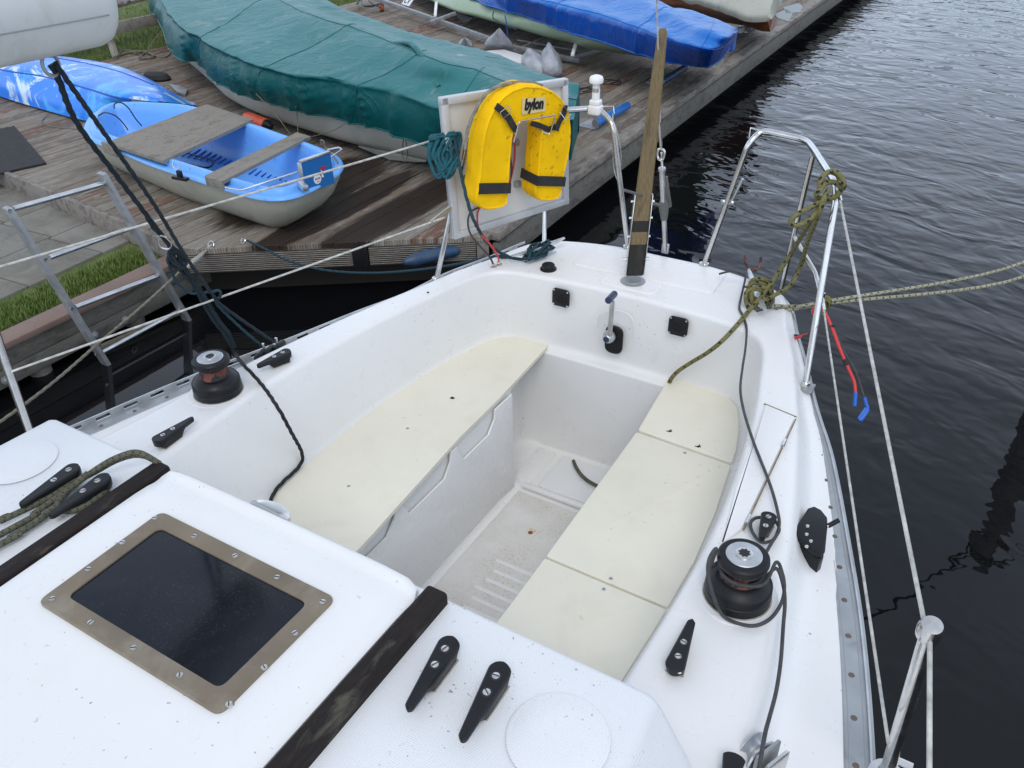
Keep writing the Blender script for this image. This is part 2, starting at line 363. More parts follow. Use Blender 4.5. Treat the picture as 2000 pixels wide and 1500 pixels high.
def mat_nonskid(name='nonskid_gelcoat'):
    m, nt, b, ob, uv = new_mat(name)
    f = noise_(nt, ob, 2.5, 4)
    c = mixc(nt, ramp(nt, f, .3, .7), (.755, .765, .77), (.785, .79, .79))
    sp = noise_(nt, ob, 130, 3, .6); g = noise_(nt, ob, 5, 4)
    c = mixc(nt, math_(nt, 'MULTIPLY', ramp(nt, sp, .66, .70, 0, .75), ramp(nt, g, .48, .6)), c, (.18, .14, .11))
    nt.links.new(c, b.inputs['Base Color']); b.inputs['Roughness'].default_value = .42
    sep = nt.nodes.new('ShaderNodeSeparateXYZ'); nt.links.new(ob, sep.inputs[0])
    s = math_(nt, 'SINE', math_(nt, 'MULTIPLY', math_(nt, 'ADD', sep.outputs[0], sep.outputs[1]), 2*math.pi/.006))
    t = math_(nt, 'SINE', math_(nt, 'MULTIPLY', math_(nt, 'SUBTRACT', sep.outputs[0], sep.outputs[1]), 2*math.pi/.006))
    nt.links.new(bump_(nt, math_(nt, 'MULTIPLY', s, t), .28, .0012), b.inputs['Normal'])
    return m
M['nonskid'] = mat_nonskid()
def mat_sole():
    m, nt, b, ob, uv = new_mat('worn_cockpit_sole')
    f = noise_(nt, ob, 5, 6, .7)
    c = mixc(nt, ramp(nt, f, .4, .7), (.74, .73, .70), (.66, .645, .61))
    dirt = noise_(nt, ob, 150, 4, .75)
    reg = ramp(nt, noise_(nt, ob, 4.5, 4, .6), .42, .58)
    c = mixc(nt, math_(nt, 'MULTIPLY', ramp(nt, dirt, .52, .66), math_(nt, 'MULTIPLY', reg, .7)), c, (.36, .29, .20))
    c = mixc(nt, math_(nt, 'MULTIPLY', reg, .18), c, (.50, .45, .36))
    nt.links.new(c, b.inputs['Base Color']); b.inputs['Roughness'].default_value = .6
    nt.links.new(bump_(nt, dirt, .15, .001), b.inputs['Normal'])
    return m
M['sole'] = mat_sole()

# ------------------------------------------------------------------ mesh tools
class MB:
    def __init__(s): s.v = []; s.f = []; s.mi = []; s.uv = []; s.mats = []
    def mat(s, m):
        if m not in s.mats: s.mats.append(m)
        return s.mats.index(m)
    def add(s, vs, fs, m, uvs=None, T=None):
        o = len(s.v); k = s.mat(m)
        for v in vs: s.v.append(tuple(T @ V(v)) if T is not None else tuple(v))
        for i, f in enumerate(fs):
            s.f.append([o+j for j in f]); s.mi.append(k); s.uv.append(uvs[i] if uvs else None)
        return s
    def build(s, name, parent=None, sharp=38):
        me = bpy.data.meshes.new(name); me.from_pydata(s.v, [], s.f)
        for m in s.mats: me.materials.append(m)
        me.polygons.foreach_set('material_index', s.mi)
        if any(u is not None for u in s.uv):
            ul = me.uv_layers.new(name='UVMap'); k = 0
            for p, u in zip(me.polygons, s.uv):
                for j, li in enumerate(p.loop_indices):
                    if u is not None: ul.data[li].uv = u[j]
        bm = bmesh.new(); bm.from_mesh(me)
        bmesh.ops.recalc_face_normals(bm, faces=bm.faces)
        lim = R(sharp)
        for e in bm.edges:
            if len(e.link_faces) == 2 and e.calc_face_angle(0) > lim: e.smooth = False
        for f in bm.faces: f.smooth = True
        bm.to_mesh(me); bm.free(); me.update()
        o = bpy.data.objects.new(name, me); COL.objects.link(o)
        if parent is not None: put(o, parent)
        return o
def put(o, parent):
    o.parent = parent
    wl = V((0, 0, 0)); p = parent
    while p is not None:
        wl += p.location; p = p.parent
    o.matrix_parent_inverse = Matrix.Translation(-V(parent['_w'])) if '_w' in parent else Matrix.Identity(4)
    if '_w' in parent: pass
def tag(o, label=None, cat=None, group=None, kind=None):
    if label: o['label'] = label
    if cat: o['category'] = cat
    if group: o['group'] = group
    if kind: o['kind'] = kind
    return o
def thing(name, label, cat, loc=(0, 0, 0), group=None):
    o = bpy.data.objects.new(name, None); COL.objects.link(o); o.location = loc; o['_w'] = tuple(loc)
    o.empty_display_size = .1
    return tag(o, label, cat, group)

def cr_spline(pts, n=8, closed=False):
    pts = [V(p) for p in pts]; out = []
    m = len(pts)
    if m < 3 and not closed:
        return [pts[0].lerp(pts[-1], i/n) for i in range(n+1)]
    rng = range(m) if closed else range(m-1)
    for i in rng:
        if closed: a, b, c, d = pts[i-1], pts[i], pts[(i+1) % m], pts[(i+2) % m]
        else: a, b, c, d = pts[max(i-1, 0)], pts[i], pts[i+1], pts[min(i+2, m-1)]
        for k in range(n):
            t = k/n
            out.append(.5*((2*b)+(c-a)*t+(2*a-5*b+4*c-d)*t*t+(3*b-a-3*c+d)*t**3))
    if not closed: out.append(pts[-1])
    return out
def resample(pts, step, closed=False):
    if closed: pts = pts+[pts[0]]
    L_ = [0]
    for a, b in zip(pts, pts[1:]): L_.append(L_[-1]+(b-a).length)
    n = max(2, int(L_[-1]/step)); out = []; j = 0
    for i in range(n+(0 if closed else 1)):
        s = L_[-1]*i/n
        while j < len(L_)-2 and L_[j+1] < s: j += 1
        d = L_[j+1]-L_[j]; out.append(pts[j].lerp(pts[j+1], (s-L_[j])/d if d > 1e-9 else 0))
    return out
def frames(pts, closed=False):
    n = len(pts); T = []
    for i in range(n):
        a = pts[i-1] if (i or closed) else pts[0]; b = pts[(i+1) % n] if (i < n-1 or closed) else pts[-1]
        t = (b-a); T.append(t.normalized() if t.length > 1e-9 else V((0, 0, 1)))
    u = T[0].orthogonal().normalized(); fr = []
    for t in T:
        u = u-t*u.dot(t); u = u.normalized() if u.length > 1e-6 else t.orthogonal().normalized()
        fr.append((u.copy(), t.cross(u)))
    return T, fr
def tube_vf(pts, r, sides=10, closed=False, lobes=0, pitch=.03, cap=True, rs=None):
    T, fr = frames(pts, closed); vs = []; fs = []; uvs = []
    s = 0; S = []
    for i, p in enumerate(pts):
        if i: s += (p-pts[i-1]).length
        S.append(s); rr = rs[i] if rs else r
        for k in range(sides):
            a = 2*math.pi*k/sides
            q = rr*(1+.17*math.cos(lobes*a-2*math.pi*s/pitch)) if lobes else rr
            vs.append(p+fr[i][0]*math.cos(a)*q+fr[i][1]*math.sin(a)*q)
    n = len(pts)
    for i in range(n if closed else n-1):
        j = (i+1) % n
        for k in range(sides):
            l = (k+1) % sides
            fs.append([i*sides+k, i*sides+l, j*sides+l, j*sides+k])
            sj = S[j] if j else s+.01
            uvs.append([(S[i], k/sides), (S[i], (k+1)/sides), (sj, (k+1)/sides), (sj, k/sides)])
    if cap and not closed:
        fs.append(list(range(sides))[::-1]); uvs.append([(0, 0)]*sides)
        fs.append([(n-1)*sides+k for k in range(sides)]); uvs.append([(S[-1], 0)]*sides)
    return vs, fs, uvs
def add_tube(mb, pts, r, m, sides=10, smooth=6, closed=False, **k):
    p = cr_spline(pts, smooth, closed) if smooth else [V(q) for q in pts]
    vs, fs, uvs = tube_vf(p, r, sides, closed, **k); mb.add(vs, fs, m, uvs); return mb
def add_rope(mb, pts, r, m, laid=True, closed=False, smooth=8):
    p = resample(cr_spline(pts, smooth, closed), r*1.3, closed)
    if laid: vs, fs, uvs = tube_vf(p, r, 12, closed, lobes=3, pitch=r*7.5)
    else: vs, fs, uvs = tube_vf(p, r, 8, closed)
    mb.add(vs, fs, m, uvs); return mb
def filleted(pts, rad, n=5):
    """polyline with rounded corners (for bent steel tube)"""
    pts = [V(p) for p in pts]; out = [pts[0]]
    for a, b, c in zip(pts, pts[1:], pts[2:]):
        r1 = min(rad, (a-b).length*.45, (c-b).length*.45)
        p = b+(a-b).normalized()*r1; q = b+(c-b).normalized()*r1
        for i in range(n+1):
            t = i/n; out.append(p*(1-t)**2+b*2*t*(1-t)+q*t*t)
    out.append(pts[-1]); return out
def box_vf(sx, sy, sz, bev=0, seg=2):
    bm = bmesh.new(); bmesh.ops.create_cube(bm, size=1)
    for v in bm.verts: v.co = V((v.co.x*sx, v.co.y*sy, v.co.z*sz))
    if bev: bmesh.ops.bevel(bm, geom=bm.edges[:], offset=bev, segments=seg, affect='EDGES', profile=.5)
    bm.verts.index_update()
    vs = [v.co.copy() for v in bm.verts]; fs = [[v.index for v in f.verts] for f in bm.faces]; bm.free(); return vs, fs
def frame_mat(o, x, y=None, z=None):
    x = V(x).normalized()
    if z is not None:
        z = V(z); z = (z-x*z.dot(x)).normalized(); y = z.cross(x)
    else:
        y = V(y); y = (y-x*y.dot(x)).normalized(); z = x.cross(y)
    mt = Matrix((x, y, z)).transposed().to_4x4(); mt.translation = V(o); return mt
def add_box(mb, c, s, m, rz=0, bev=.002, T=None, seg=2):
    vs, fs = box_vf(*s, bev, seg)
    if T is None: T = Matrix.Translation(V(c)) @ Matrix.Rotation(rz, 4, 'Z')
    mb.add(vs, fs, m, T=T); return mb
def add_bar(mb, a, b, wd, th, m, up=(0, 0, 1), bev=.001):
    a, b = V(a), V(b); T = frame_mat((a+b)/2, b-a, z=up)
    vs, fs = box_vf((b-a).length, wd, th, bev); mb.add(vs, fs, m, T=T); return mb
def lathe_vf(prof, seg=32):
    vs = []; fs = []
    for r, z in prof:
        for k in range(seg):
            a = 2*math.pi*k/seg; vs.append(V((r*math.cos(a), r*math.sin(a), z)))
    n = len(prof)
    for i in range(n-1):
        for k in range(seg):
            l = (k+1) % seg; fs.append([i*seg+k, i*seg+l, (i+1)*seg+l, (i+1)*seg+k])
    fs.append([k for k in range(seg)][::-1]); fs.append([(n-1)*seg+k for k in range(seg)])
    return vs, fs
def add_lathe(mb, prof, m, c=(0, 0, 0), T=None, seg=32):
    vs, fs = lathe_vf(prof, seg); mb.add(vs, fs, m, T=T if T is not None else Matrix.Translation(V(c))); return mb
def prism_vf(out, z0, z1, bev=0, seg=3):
    """outline of 2-D points extruded from z0 to z1, top edge rounded"""
    bm = bmesh.new(); vs = [bm.verts.new((p[0], p[1], z0)) for p in out]
    f = bm.faces.new(vs); f.normal_update()
    r = bmesh.ops.extrude_face_region(bm, geom=[f]); nv = [g for g in r['geom'] if isinstance(g, bmesh.types.BMVert)]
    for v in nv: v.co.z = z1
    if bev:
        ed = [e for e in bm.edges if all(abs(v.co.z-z1) < 1e-6 for v in e.verts)]
        bmesh.ops.bevel(bm, geom=ed, offset=bev, segments=seg, affect='EDGES', profile=.5)
    bm.verts.index_update()
    o = [v.co.copy() for v in bm.verts], [[v.index for v in g.verts] for g in bm.faces]; bm.free(); return o
def add_prism(mb, out, z0, z1, m, bev=0, T=None, seg=3):
    vs, fs = prism_vf(out, z0, z1, bev, seg); mb.add(vs, fs, m, T=T); return mb
def roundpoly(pts, rad, n=5):
    m_ = len(pts); out = []
    for i in range(m_):
        a, b, c = V((*pts[i-1][:2], 0)), V((*pts[i][:2], 0)), V((*pts[(i+1) % m_][:2], 0))
        rr = rad[i] if isinstance(rad, (list, tuple)) else rad
        r1 = min(rr, (a-b).length*.45, (c-b).length*.45)
        if r1 < 1e-5: out.append((b.x, b.y)); continue
        p = b+(a-b).normalized()*r1; q = b+(c-b).normalized()*r1
        for k in range(n+1):
            t = k/n; z = p*(1-t)**2+b*2*t*(1-t)+q*t*t; out.append((z.x, z.y))
    return out
def loft_vf(rings, closed=True, caps=False):
    n = len(rings[0]); vs = [V(p) for r in rings for p in r]; fs = []
    for i in range(len(rings)-1):
        for k in range(n if closed else n-1):
            l = (k+1) % n; fs.append([i*n+k, i*n+l, (i+1)*n+l, (i+1)*n+k])
    if caps: fs.append(list(range(n))[::-1]); fs.append([(len(rings)-1)*n+k for k in range(n)])
    return vs, fs
def add_loft(mb, rings, m, closed=True, caps=False):
    vs, fs = loft_vf(rings, closed, caps); mb.add(vs, fs, m); return mb
def add_text(mb, txt, size, m, T, ext=.0008, bold=0, sx=1):
    cu = bpy.data.curves.new('t', 'FONT'); cu.body = txt; cu.size = size; cu.align_x = 'CENTER'; cu.align_y = 'CENTER'; cu.extrude = ext; cu.offset = bold
    o = bpy.data.objects.new('t', cu); COL.objects.link(o)
    dg = bpy.context.evaluated_depsgraph_get(); me = bpy.data.meshes.new_from_object(o.evaluated_get(dg))
    vs = [V((v.co.x*sx, v.co.y, v.co.z)) for v in me.vertices]; fs = [list(p.vertices) for p in me.polygons]
    mb.add(vs, fs, m, T=T); bpy.data.objects.remove(o); bpy.data.curves.remove(cu); bpy.data.meshes.remove(me)
def obj1(name, mb, label, cat, group=None):
    return tag(mb.build(name), label, cat, group)

# ================================================================== SETTING
WZ = -0.95      # water
DZ = -0.62      # top of the dock boards
def sheet(name, pts, z, m, kind='structure'):
    me = bpy.data.meshes.new(name); me.from_pydata([(p[0], p[1], z) for p in pts], [], [list(range(len(pts)))])
    me.materials.append(m); o = bpy.data.objects.new(name, me); COL.objects.link(o); return tag(o, kind=kind)
sheet('water', [(-250, -250), (350, -250), (350, 350), (-250, 350)], WZ, M['water'])

QX = -2.76      # outer edge of the quay
# paving slabs and soil behind the quay edge
mb = MB()
gy = [2.55, 2.0, 1.4, .6, -.8]
inner = [-3.22, -3.26, -3.34, -3.40, -3.5]
random.seed(3)
for i in range(9):
    for j in range(5):
        x1 = -3.30+.02*j-i*.46; y1 = 2.95-j*.46
        add_box(mb, (x1-.228, y1-.228, -.76), (.452, .452, .08), M['conc'], rz=.06, bev=.004)
tag(mb.build('pavement'), kind='structure')
sheet('soil', [(QX-.05, -3), (QX-.05, 2.75), (-12, 3.2), (-12, -3)], -.735, M['soil'])
sheet('lawn', [(-6.9, 3), (-6.9, 30), (-60, 30), (-60, 3)], -.69, M['soil'])

def grass(name, n, area, z, hmin, hmax, seed=1):
    rnd = random.Random(seed); vs = []; fs = []
    for i in range(n):
        x, y = area(rnd); h = rnd.uniform(hmin, hmax); a = rnd.uniform(0, 6.28); ln = rnd.uniform(0, h*.7)
        wd = rnd.uniform(.002, .004); dx, dy = math.cos(a)*wd, math.sin(a)*wd; lx, ly = math.cos(a+1.5)*ln, math.sin(a+1.5)*ln
        o = len(vs)
        vs += [(x-dx, y-dy, z), (x+dx, y+dy, z), (x+dx*.6+lx*.4, y+dy*.6+ly*.4, z+h*.6), (x-dx*.6+lx*.4, y-dy*.6+ly*.4, z+h*.6), (x+lx, y+ly, z+h)]
        fs += [(o, o+1, o+2, o+3), (o+3, o+2, o+4)]
    me = bpy.data.meshes.new(name); me.from_pydata(vs, [], fs); me.materials.append(M['grass'])
    o = bpy.data.objects.new(name, me); COL.objects.link(o); return tag(o, 'short green grass growing in a verge beside the timber', 'grass', kind='stuff')
grass('grass_verge', 11000, lambda r: (r.triangular(-3.24, -2.90, -3.05), r.uniform(-.2, 2.62)), -.735, .018, .045, 1)
g_ = grass('lawn_grass', 30000, lambda r: (-7.0-abs(r.gauss(0, 1.6)), r.uniform(4.0, 11)), -.70, .03, .08, 2)
g_['label'] = 'green lawn behind the wooden bench beyond the dock'

q = thing('quay_edge', 'low grey timber quay edging with a flat brown capping board', 'quay edge', (QX, 1.2, WZ))
mb = MB(); add_box(mb, (QX-.055, .95, -.703), (.125, 3.7, .032), M['cap'], bev=.004); mb.build('capping_board', q)
mb = MB()
add_box(mb, (QX-.03, .95, -.765), (.035, 3.7, .088), M['qface'], bev=.003); add_box(mb, (QX-.033, .95, -.855), (.035, 3.7, .086), M['qface'], bev=.003)
mb.build('face_board', q)
for i in range(7):
    mb = MB(); add_lathe(mb, [(.052, -1.5), (.052, -.79)], M['beam'], c=(QX-.09, 2.3-i*.55, 0), seg=14); mb.build('pile', q)
for y in (1.55, 2.02, 2.2, 1.0):
    mb = MB(); add_lathe(mb, [(.02, 0), (.02, .006), (.011, .007), (.009, .016), (.003, .018)], M['galv'], T=frame_mat((QX-.012, y, -.86), (0, 1, 0), z=(1, 0, 0)), seg=16); mb.build('bolt', q)
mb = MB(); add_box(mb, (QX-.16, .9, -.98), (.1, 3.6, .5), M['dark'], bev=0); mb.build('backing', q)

# ---------------------------------------------------------------- wooden dock
DP = [(-2.72, 2.60), (-1.38, 3.52), (-1.43, 4.53), (-1.62, 11.5), (-1.9, 26), (-6.9, 26), (-6.9, 8.3), (-7.02, 5.3), (-7.02, 3.2), (-4.85, 2.92), (-3.2, 2.70)]
def yr(x):
    ys = []
    for (x0, y0), (x1, y1) in zip(DP, DP[1:]+DP[:1]):
        if (x0-x)*(x1-x) < 0: ys.append(y0+(y1-y0)*(x-x0)/(x1-x0))
    ys.sort(); return (ys[0], ys[-1]) if len(ys) > 1 else None
dk = thing('wooden_dock', 'broad weathered timber dock with grooved boards, boats lying on it', 'dock', (-3, 4, WZ))
mb = MB(); x = -7.0; PW = .115
rnd = random.Random(5)
while x < -1.42:
    k = math.floor((x+1e-6)/PW); x0 = k*PW+.0025; x1 = (k+1)*PW-.0025
    a, b = yr(x0), yr(x1)
    if a and b:
        y0a, y1a, y0b, y1b = a[0], a[1], b[0], b[1]
        off = rnd.uniform(0, 1.5); cuts = []; y = max(y0a, y0b)+.6+off
        while y < min(y1a, y1b)-.5: cuts.append(y); y += 2.4
        segs = []; ca, cb = y0a, y0b
        for c in cuts: segs.append((ca, cb, c-.002, c-.002)); ca = cb = c+.002
        segs.append((ca, cb, y1a, y1b))
        for sa, sb, ea, eb in segs:
            dz = rnd.uniform(-.002, .002); z1 = DZ+dz; z0 = z1-.03; e = .002
            mb.add([(x0, sa, z0), (x1, sb, z0), (x1, eb, z0), (x0, ea, z0), (x0, sa, z1-e), (x1, sb, z1-e), (x1, eb, z1-e), (x0, ea, z1-e),
                    (x0+e, sa+e, z1), (x1-e, sb+e, z1), (x1-e, eb-e, z1), (x0+e, ea-e, z1)],
                   [[3, 2, 1, 0], [0, 1, 5, 4], [1, 2, 6, 5], [2, 3, 7, 6], [3, 0, 4, 7], [4, 5, 9, 8], [5, 6, 10, 9], [6, 7, 11, 10], [7, 4, 8, 11], [8, 9, 10, 11]], M['deck'])
    x += PW
mb.build('deck_boards', dk, sharp=30)
mb = MB()     # fascia boards along the slanting front edge
A, B = V((-2.72, 2.60, 0)), V((-1.38, 3.52, 0)); dr = (B-A).normalized(); nn = V((dr.y, -dr.x, 0))
for t0, t1 in ((0.0, .545), (.60, .955)):
    a = A.lerp(B, t0)-nn*.018; b = A.lerp(B, t1)-nn*.018
    a.z = b.z = DZ-.088; add_bar(mb, a, b, .028, .112, M['fascia'], bev=.002)
mb.build('fascia_board', dk)
mb = MB(); a = A.lerp(B, .548)-nn*.012; b = A.lerp(B, .597)-nn*.012; a.z = b.z = DZ-.088
add_bar(mb, a, b, .03, .125, M['black']); mb.build('corner_post', dk); mb = MB(); a = A.lerp(B, .958)-nn*.02; b = A.lerp(B, .998)-nn*.02; a.z = b.z = DZ-.085
add_bar(mb, a, b, .03, .10, M['beam']); mb.build('corner_post', dk)
mb = MB()     # rough edge beam along the water side and the low inland beam
P_ = [V((-1.40, 3.55, DZ-.028)), V((-1.445, 4.53, DZ-.028)), V((-1.635, 11.5, DZ-.028)), V((-1.9, 26, DZ-.028))]
for a, b in zip(P_, P_[1:]):
    add_bar(mb, a+V((.015, 0, .016)), b+V((.015, 0, .016)), .10, .05, M['beam'], bev=.006)
mb.build('edge_beam', dk)
mb = MB()
for a, b in zip(P_, P_[1:]): add_bar(mb, a+V((.035, 0, -.10)), b+V((.035, 0, -.10)), .03, .15, M['qface'], bev=.004)
mb.build('side_board', dk)
mb = MB(); add_bar(mb, (-7.05, 3.18, DZ-.05), (-4.86, 2.90, DZ-.05), .03, .12, M['beam'], bev=.004)
add_bar(mb, (-4.86, 2.90, DZ-.05), (-3.21, 2.685, DZ-.05), .03, .12, M['beam'], bev=.004); add_bar(mb, (-3.21, 2.685, DZ-.05), (-2.73, 2.60, DZ-.05), .03, .12, M['beam'], bev=.004)
mb.build('inland_beam', dk)
mb = MB(); add_prism(mb, [(p[0]+(-.14 if p[0] > -3 else .1), p[1]+.12) for p in DP], -1.3, DZ-.07, M['dark']); mb.build('under_dock_shade', dk)  # near-black solid standing in for the shade under the dock
for i in range(4):
    mb = MB(); add_lathe(mb, [(.055, -1.6), (.055, DZ-.1)], M['beam'], c=(-1.72-.03*i, 4.2+i*2.2, 0), seg=12); mb.build('pile', dk)

# far bank seen only as dark ripples in the water
mb = MB(); rnd = random.Random(9)
for i in range(260):
    x = rnd.uniform(-60, 110); y = 150+rnd.uniform(-4, 4)-abs(x)*.05; z = rnd.uniform(.2, 5); s = rnd.uniform(1.5, 3)
    bm = bmesh.new(); bmesh.ops.create_icosphere(bm, subdivisions=2, radius=s)
    vs = [v.co*(1+.5*noise.noise(v.co*1.3+V((i, 0, 0)))) + V((x, y, z)) for v in bm.verts]; fs = [[v.index for v in f.verts] for f in bm.faces]; bm.free()
    mb.add(vs, fs, M['treeg'])
tag(mb.build('far_bank_wood'), 'dark line of trees on the far bank across the water', 'trees', kind='stuff')

# ================================================================== THE SAILING BOAT
boat = thing('sailing_boat', 'white sailing boat with cream cockpit seats and steel pushpits, moored beside the dock', 'sailing boat', (0, 1.2, WZ))
TT = [-2, -1, 0, 1, 2, 3, 4, 5, 6, 7, 8, 9, 10, 11]
L0 = [(1.17, -.9, -.10), (1.13, 0, -.10), (1.045, .72, -.10), (.99, .98, -.10), (.918, 1.25, -.10), (.835, 1.5, -.10), (.742, 1.75, -.09), (.675, 1.89, -.08), (.635, 1.97, -.065), (.598, 2.05, -.05), (.53, 2.20, -.04), (.425, 2.40, -.02), (.22, 2.455, -.006), (0, 2.465, -.006)]
L1 = [(.93, -.9, -.09), (.91, 0, -.09), (.865, .72, -.09), (.84, .98, -.09), (.80, 1.25, -.088), (.748, 1.5, -.085), (.68, 1.75, -.075), (.625, 1.89, -.06), (.595, 1.97, -.045), (.565, 2.05, -.03), (.512, 2.18, -.02), (.418, 2.385, -.01), (.215, 2.445, -.003), (0, 2.455, -.003)]
L2 = [(.85, -.9, -.01), (.84, 0, -.01), (.812, .72, -.008), (.785, .98, -.008), (.748, 1.25, -.008), (.702, 1.5, -.008), (.64, 1.75, -.006), (.60, 1.89, -.006), (.572, 1.97, -.004), (.545, 2.05, -.003), (.495, 2.17, -.002), (.408, 2.37, 0), (.21, 2.43, 0), (0, 2.44, 0)]
L3 = [(.585, -.9, 0), (.59, 0, 0), (.592, .72, 0), (.598, .98, 0), (.601, 1.25, 0), (.580, 1.5, 0), (.538, 1.75, 0), (.508, 1.88, 0), (.487, 1.97, 0), (.466, 2.035, 0), (.432, 2.085, 0), (.365, 2.114, 0), (.2, 2.135, 0), (0, 2.142, 0)]
L5 = [(.49, -.9, -.262), (.50, 0, -.262), (.505, .72, -.262), (.522, 1.0, -.262), (.536, 1.25, -.262), (.536, 1.5, -.262), (.518, 1.75, -.262), (.498, 1.88, -.262), (.478, 1.97, -.262), (.460, 2.035, -.262), (.43, 2.09, -.262), (.375, 2.128, -.262), (.2, 2.145, -.262), (0, 2.15, -.262)]
L6 = [(.235, -.9, -.264)]+[(.235, y, -.264) for y in (0, .72, .98, 1.25, 1.5, 1.75)]+[(.238, 1.86, -.264), (.345, 1.87, -.264), (.35, 2.0, -.264), (.345, 2.085, -.264), (.30, 2.10, -.264), (.15, 2.105, -.264), (0, 2.108, -.264)]
L7 = [(a-.012 if i < 7 else a-.005, b if i < 9 else b-.004, -.65) for i, (a, b, c) in enumerate(L6)]
L8 = [(0, b, -.651) for (a, b, c) in L7]
def dense(Lp, lin=False, n=5):
    if lin:
        out = []
        for a, b in zip(Lp, Lp[1:]): out += [V(a).lerp(V(b), k/n) for k in range(n)]
        out.append(V(Lp[-1])); half = out
    else:
        ext = [V(p) for p in Lp]; ext.append(V((-Lp[-2][0], Lp[-2][1], Lp[-2][2])))
        half = cr_spline(ext, n)[:-n]
    return half
def full(half): return [V((-p.x, p.y, p.z)) for p in half]+[p for p in half[::-1][1:]]
Ls = [full(dense(l, i in (6, 7, 8))) for i, l in enumerate((L0, L0, L1, L2, L3, L5, L6, L7, L8))]
ncol = len(Ls[0])
rads = {2: .035, 3: .022, 4: .016, 5: .03, 6: .008, 7: .03}
cols = []
for c in range(ncol):
    sec = [Ls[k][c] for k in range(1, 9)]      # L0..L8
    out = [sec[0]]
    for k in range(1, 7):
        a, b, d = sec[k-1], sec[k], sec[k+1]; rr = rads[k+1]
        r1 = min(rr, (a-b).length*.42, (d-b).length*.42)
        p = b+(a-b).normalized()*r1; q_ = b+(d-b).normalized()*r1
        for i in range(5):
            t = i/4; out.append(p*(1-t)**2+b*2*t*(1-t)+q_*t*t)
    out.append(sec[7]); cols.append(out)
nr = len(cols[0])
vs = [p for c in cols for p in c]; fs = []
for c in range(ncol-1):
    for k in range(nr-1): fs.append([c*nr+k, (c+1)*nr+k, (c+1)*nr+k+1, c*nr+k+1])
mb = MB(); mb.add(vs, fs, M['gel']); mb.build('deck_moulding', boat, sharp=50)
# sole (slightly above the moulded bottom)
mb = MB()
add_prism(mb, [(-.20, .5), (.20, .5), (.20, 1.83), (-.20, 1.83)], -.68, -.641, M['sole'], bev=.006)
mb.build('cockpit_sole', boat)
for k in range(11):
    mb = MB(); add_box(mb, (.02+.004*(k % 3), 1.12+k*.040, -.6415), (.20+.02*((k*5) % 3), .013, .0028), M['gel2'], bev=.0016); mb.build('tread_rib', boat)
mb = MB(); add_box(mb, (0, 1.86, -.640), (.40, .022, .014), M['gel2'], bev=.005); mb.build('sole_ridge', boat)
mb = MB(); add_prism(mb, roundpoly([(-.16, 1.885), (.2, 1.885), (.2, 2.075), (-.16, 2.075)], .015), -.68, -.645, M['nonskid'], bev=.002); mb.build('drain_cover', boat)
mb = MB(); add_box(mb, (-.225, 1.98, -.652), (.075, .19, .010), M['gel2'], bev=.003); mb.build('sole_strip', boat)
mb = MB(); p = at(1036, 1040, -.64); add_prism(mb, [(p.x+.011*math.cos(a)*(1+.35*math.sin(3*a+1)), p.y+.008+.014*math.sin(a)*(1+.3*math.cos(2*a))) for a in [i*math.pi/10 for i in range(20)]], -.6425, -.6405, M['ruststain'], bev=0); add_lathe(mb, [(.008, 0), (.006, .0015)], M['rust'], c=(p.x, p.y, -.6403), seg=12); mb.build('rusty_screw', boat)
# seat front panels with moulded drain notches
def seat_front(sgn):
    mb = MB()
    out = [(.60, -.655), (1.842, -.655), (1.842, -.27), (1.742, -.268), (1.738, -.300), (1.70, -.335), (1.565, -.335), (1.535, -.27), (1.505, -.268), (1.500, -.300), (1.465, -.338), (1.30, -.338), (1.265, -.27), (1.245, -.268), (1.240, -.305), (1.20, -.342), (1.03, -.342), (1.0, -.27), (.60, -.27)]
    vs, fs = prism_vf([(p[0], p[1]) for p in out], 0, .006, .0025, 2)
    # local x->world y, local y->world z, local z->towards the centreline
    T = Matrix(((0, 0, -sgn, sgn*.228), (1, 0, 0, 0), (0, 1, 0, 0), (0, 0, 0, 1)))
    mb.add(vs, fs, M['gel2'], T=T); mb.build('seat_front', boat)
seat_front(-1); seat_front(1)
# hull below the toe rail
mb = MB()
hl0 = Ls[0]; rings = []
for zt, sx, dy in ((-.004, 1.0, 0), (-.12, 1.0, -.01), (-.35, .985, -.05), (-.7, .95, -.14), (-1.15, .86, -.3)):
    rings.append([V((p.x*sx, p.y+dy*max(0, (p.y-1)/1.4), min(p.z, 0)+zt)) for p in hl0])
add_loft(mb, rings, M['gel2'], closed=False); mb.build('hull', boat, sharp=50)
# bulkhead closing the cockpit forward
mb = MB(); add_box(mb, (0, .665, -.24), (1.15, .03, .80), M['gel2'], bev=.004); mb.build('bulkhead', boat)

# coachroof ---------------------------------------------------------
mb = MB()
top = [(.690, .72), (.715, .35), (.735, 0), (.75, -.9)]; bot = [(.662, .846), (.80, .71), (.842, .35), (.855, -.9)]
def rf(x, z): return z-.018*(x/.7)**2*0
rings = []
ys = [.72, .35, 0, -.9]
def roofring(tx, ty, bx, by, zb=-.03):
    pts = []
    for s in (-1, 1):
        seq = [(bx, by, zb), (bx*.5+tx*.5, by*.5+ty*.5, (zb+.18)/2), (tx+.006, ty, .165), (tx-.004, ty, .176), (tx-.018, ty, .180)]
        seq = [V((s*a, b, c)) for a, b, c in seq]
        pts += seq if s < 0 else ([V((-.35, ty, .182)), V((-.12, ty, .183)), V((.12, ty, .183)), V((.35, ty, .182))]+seq[::-1])
    return pts
r1 = roofring(.690, .722, .80, .715); r2 = roofring(.715, .35, .842, .35); r3 = roofring(.735, 0, .852, 0); r4 = roofring(.75, -.9, .86, -.9)
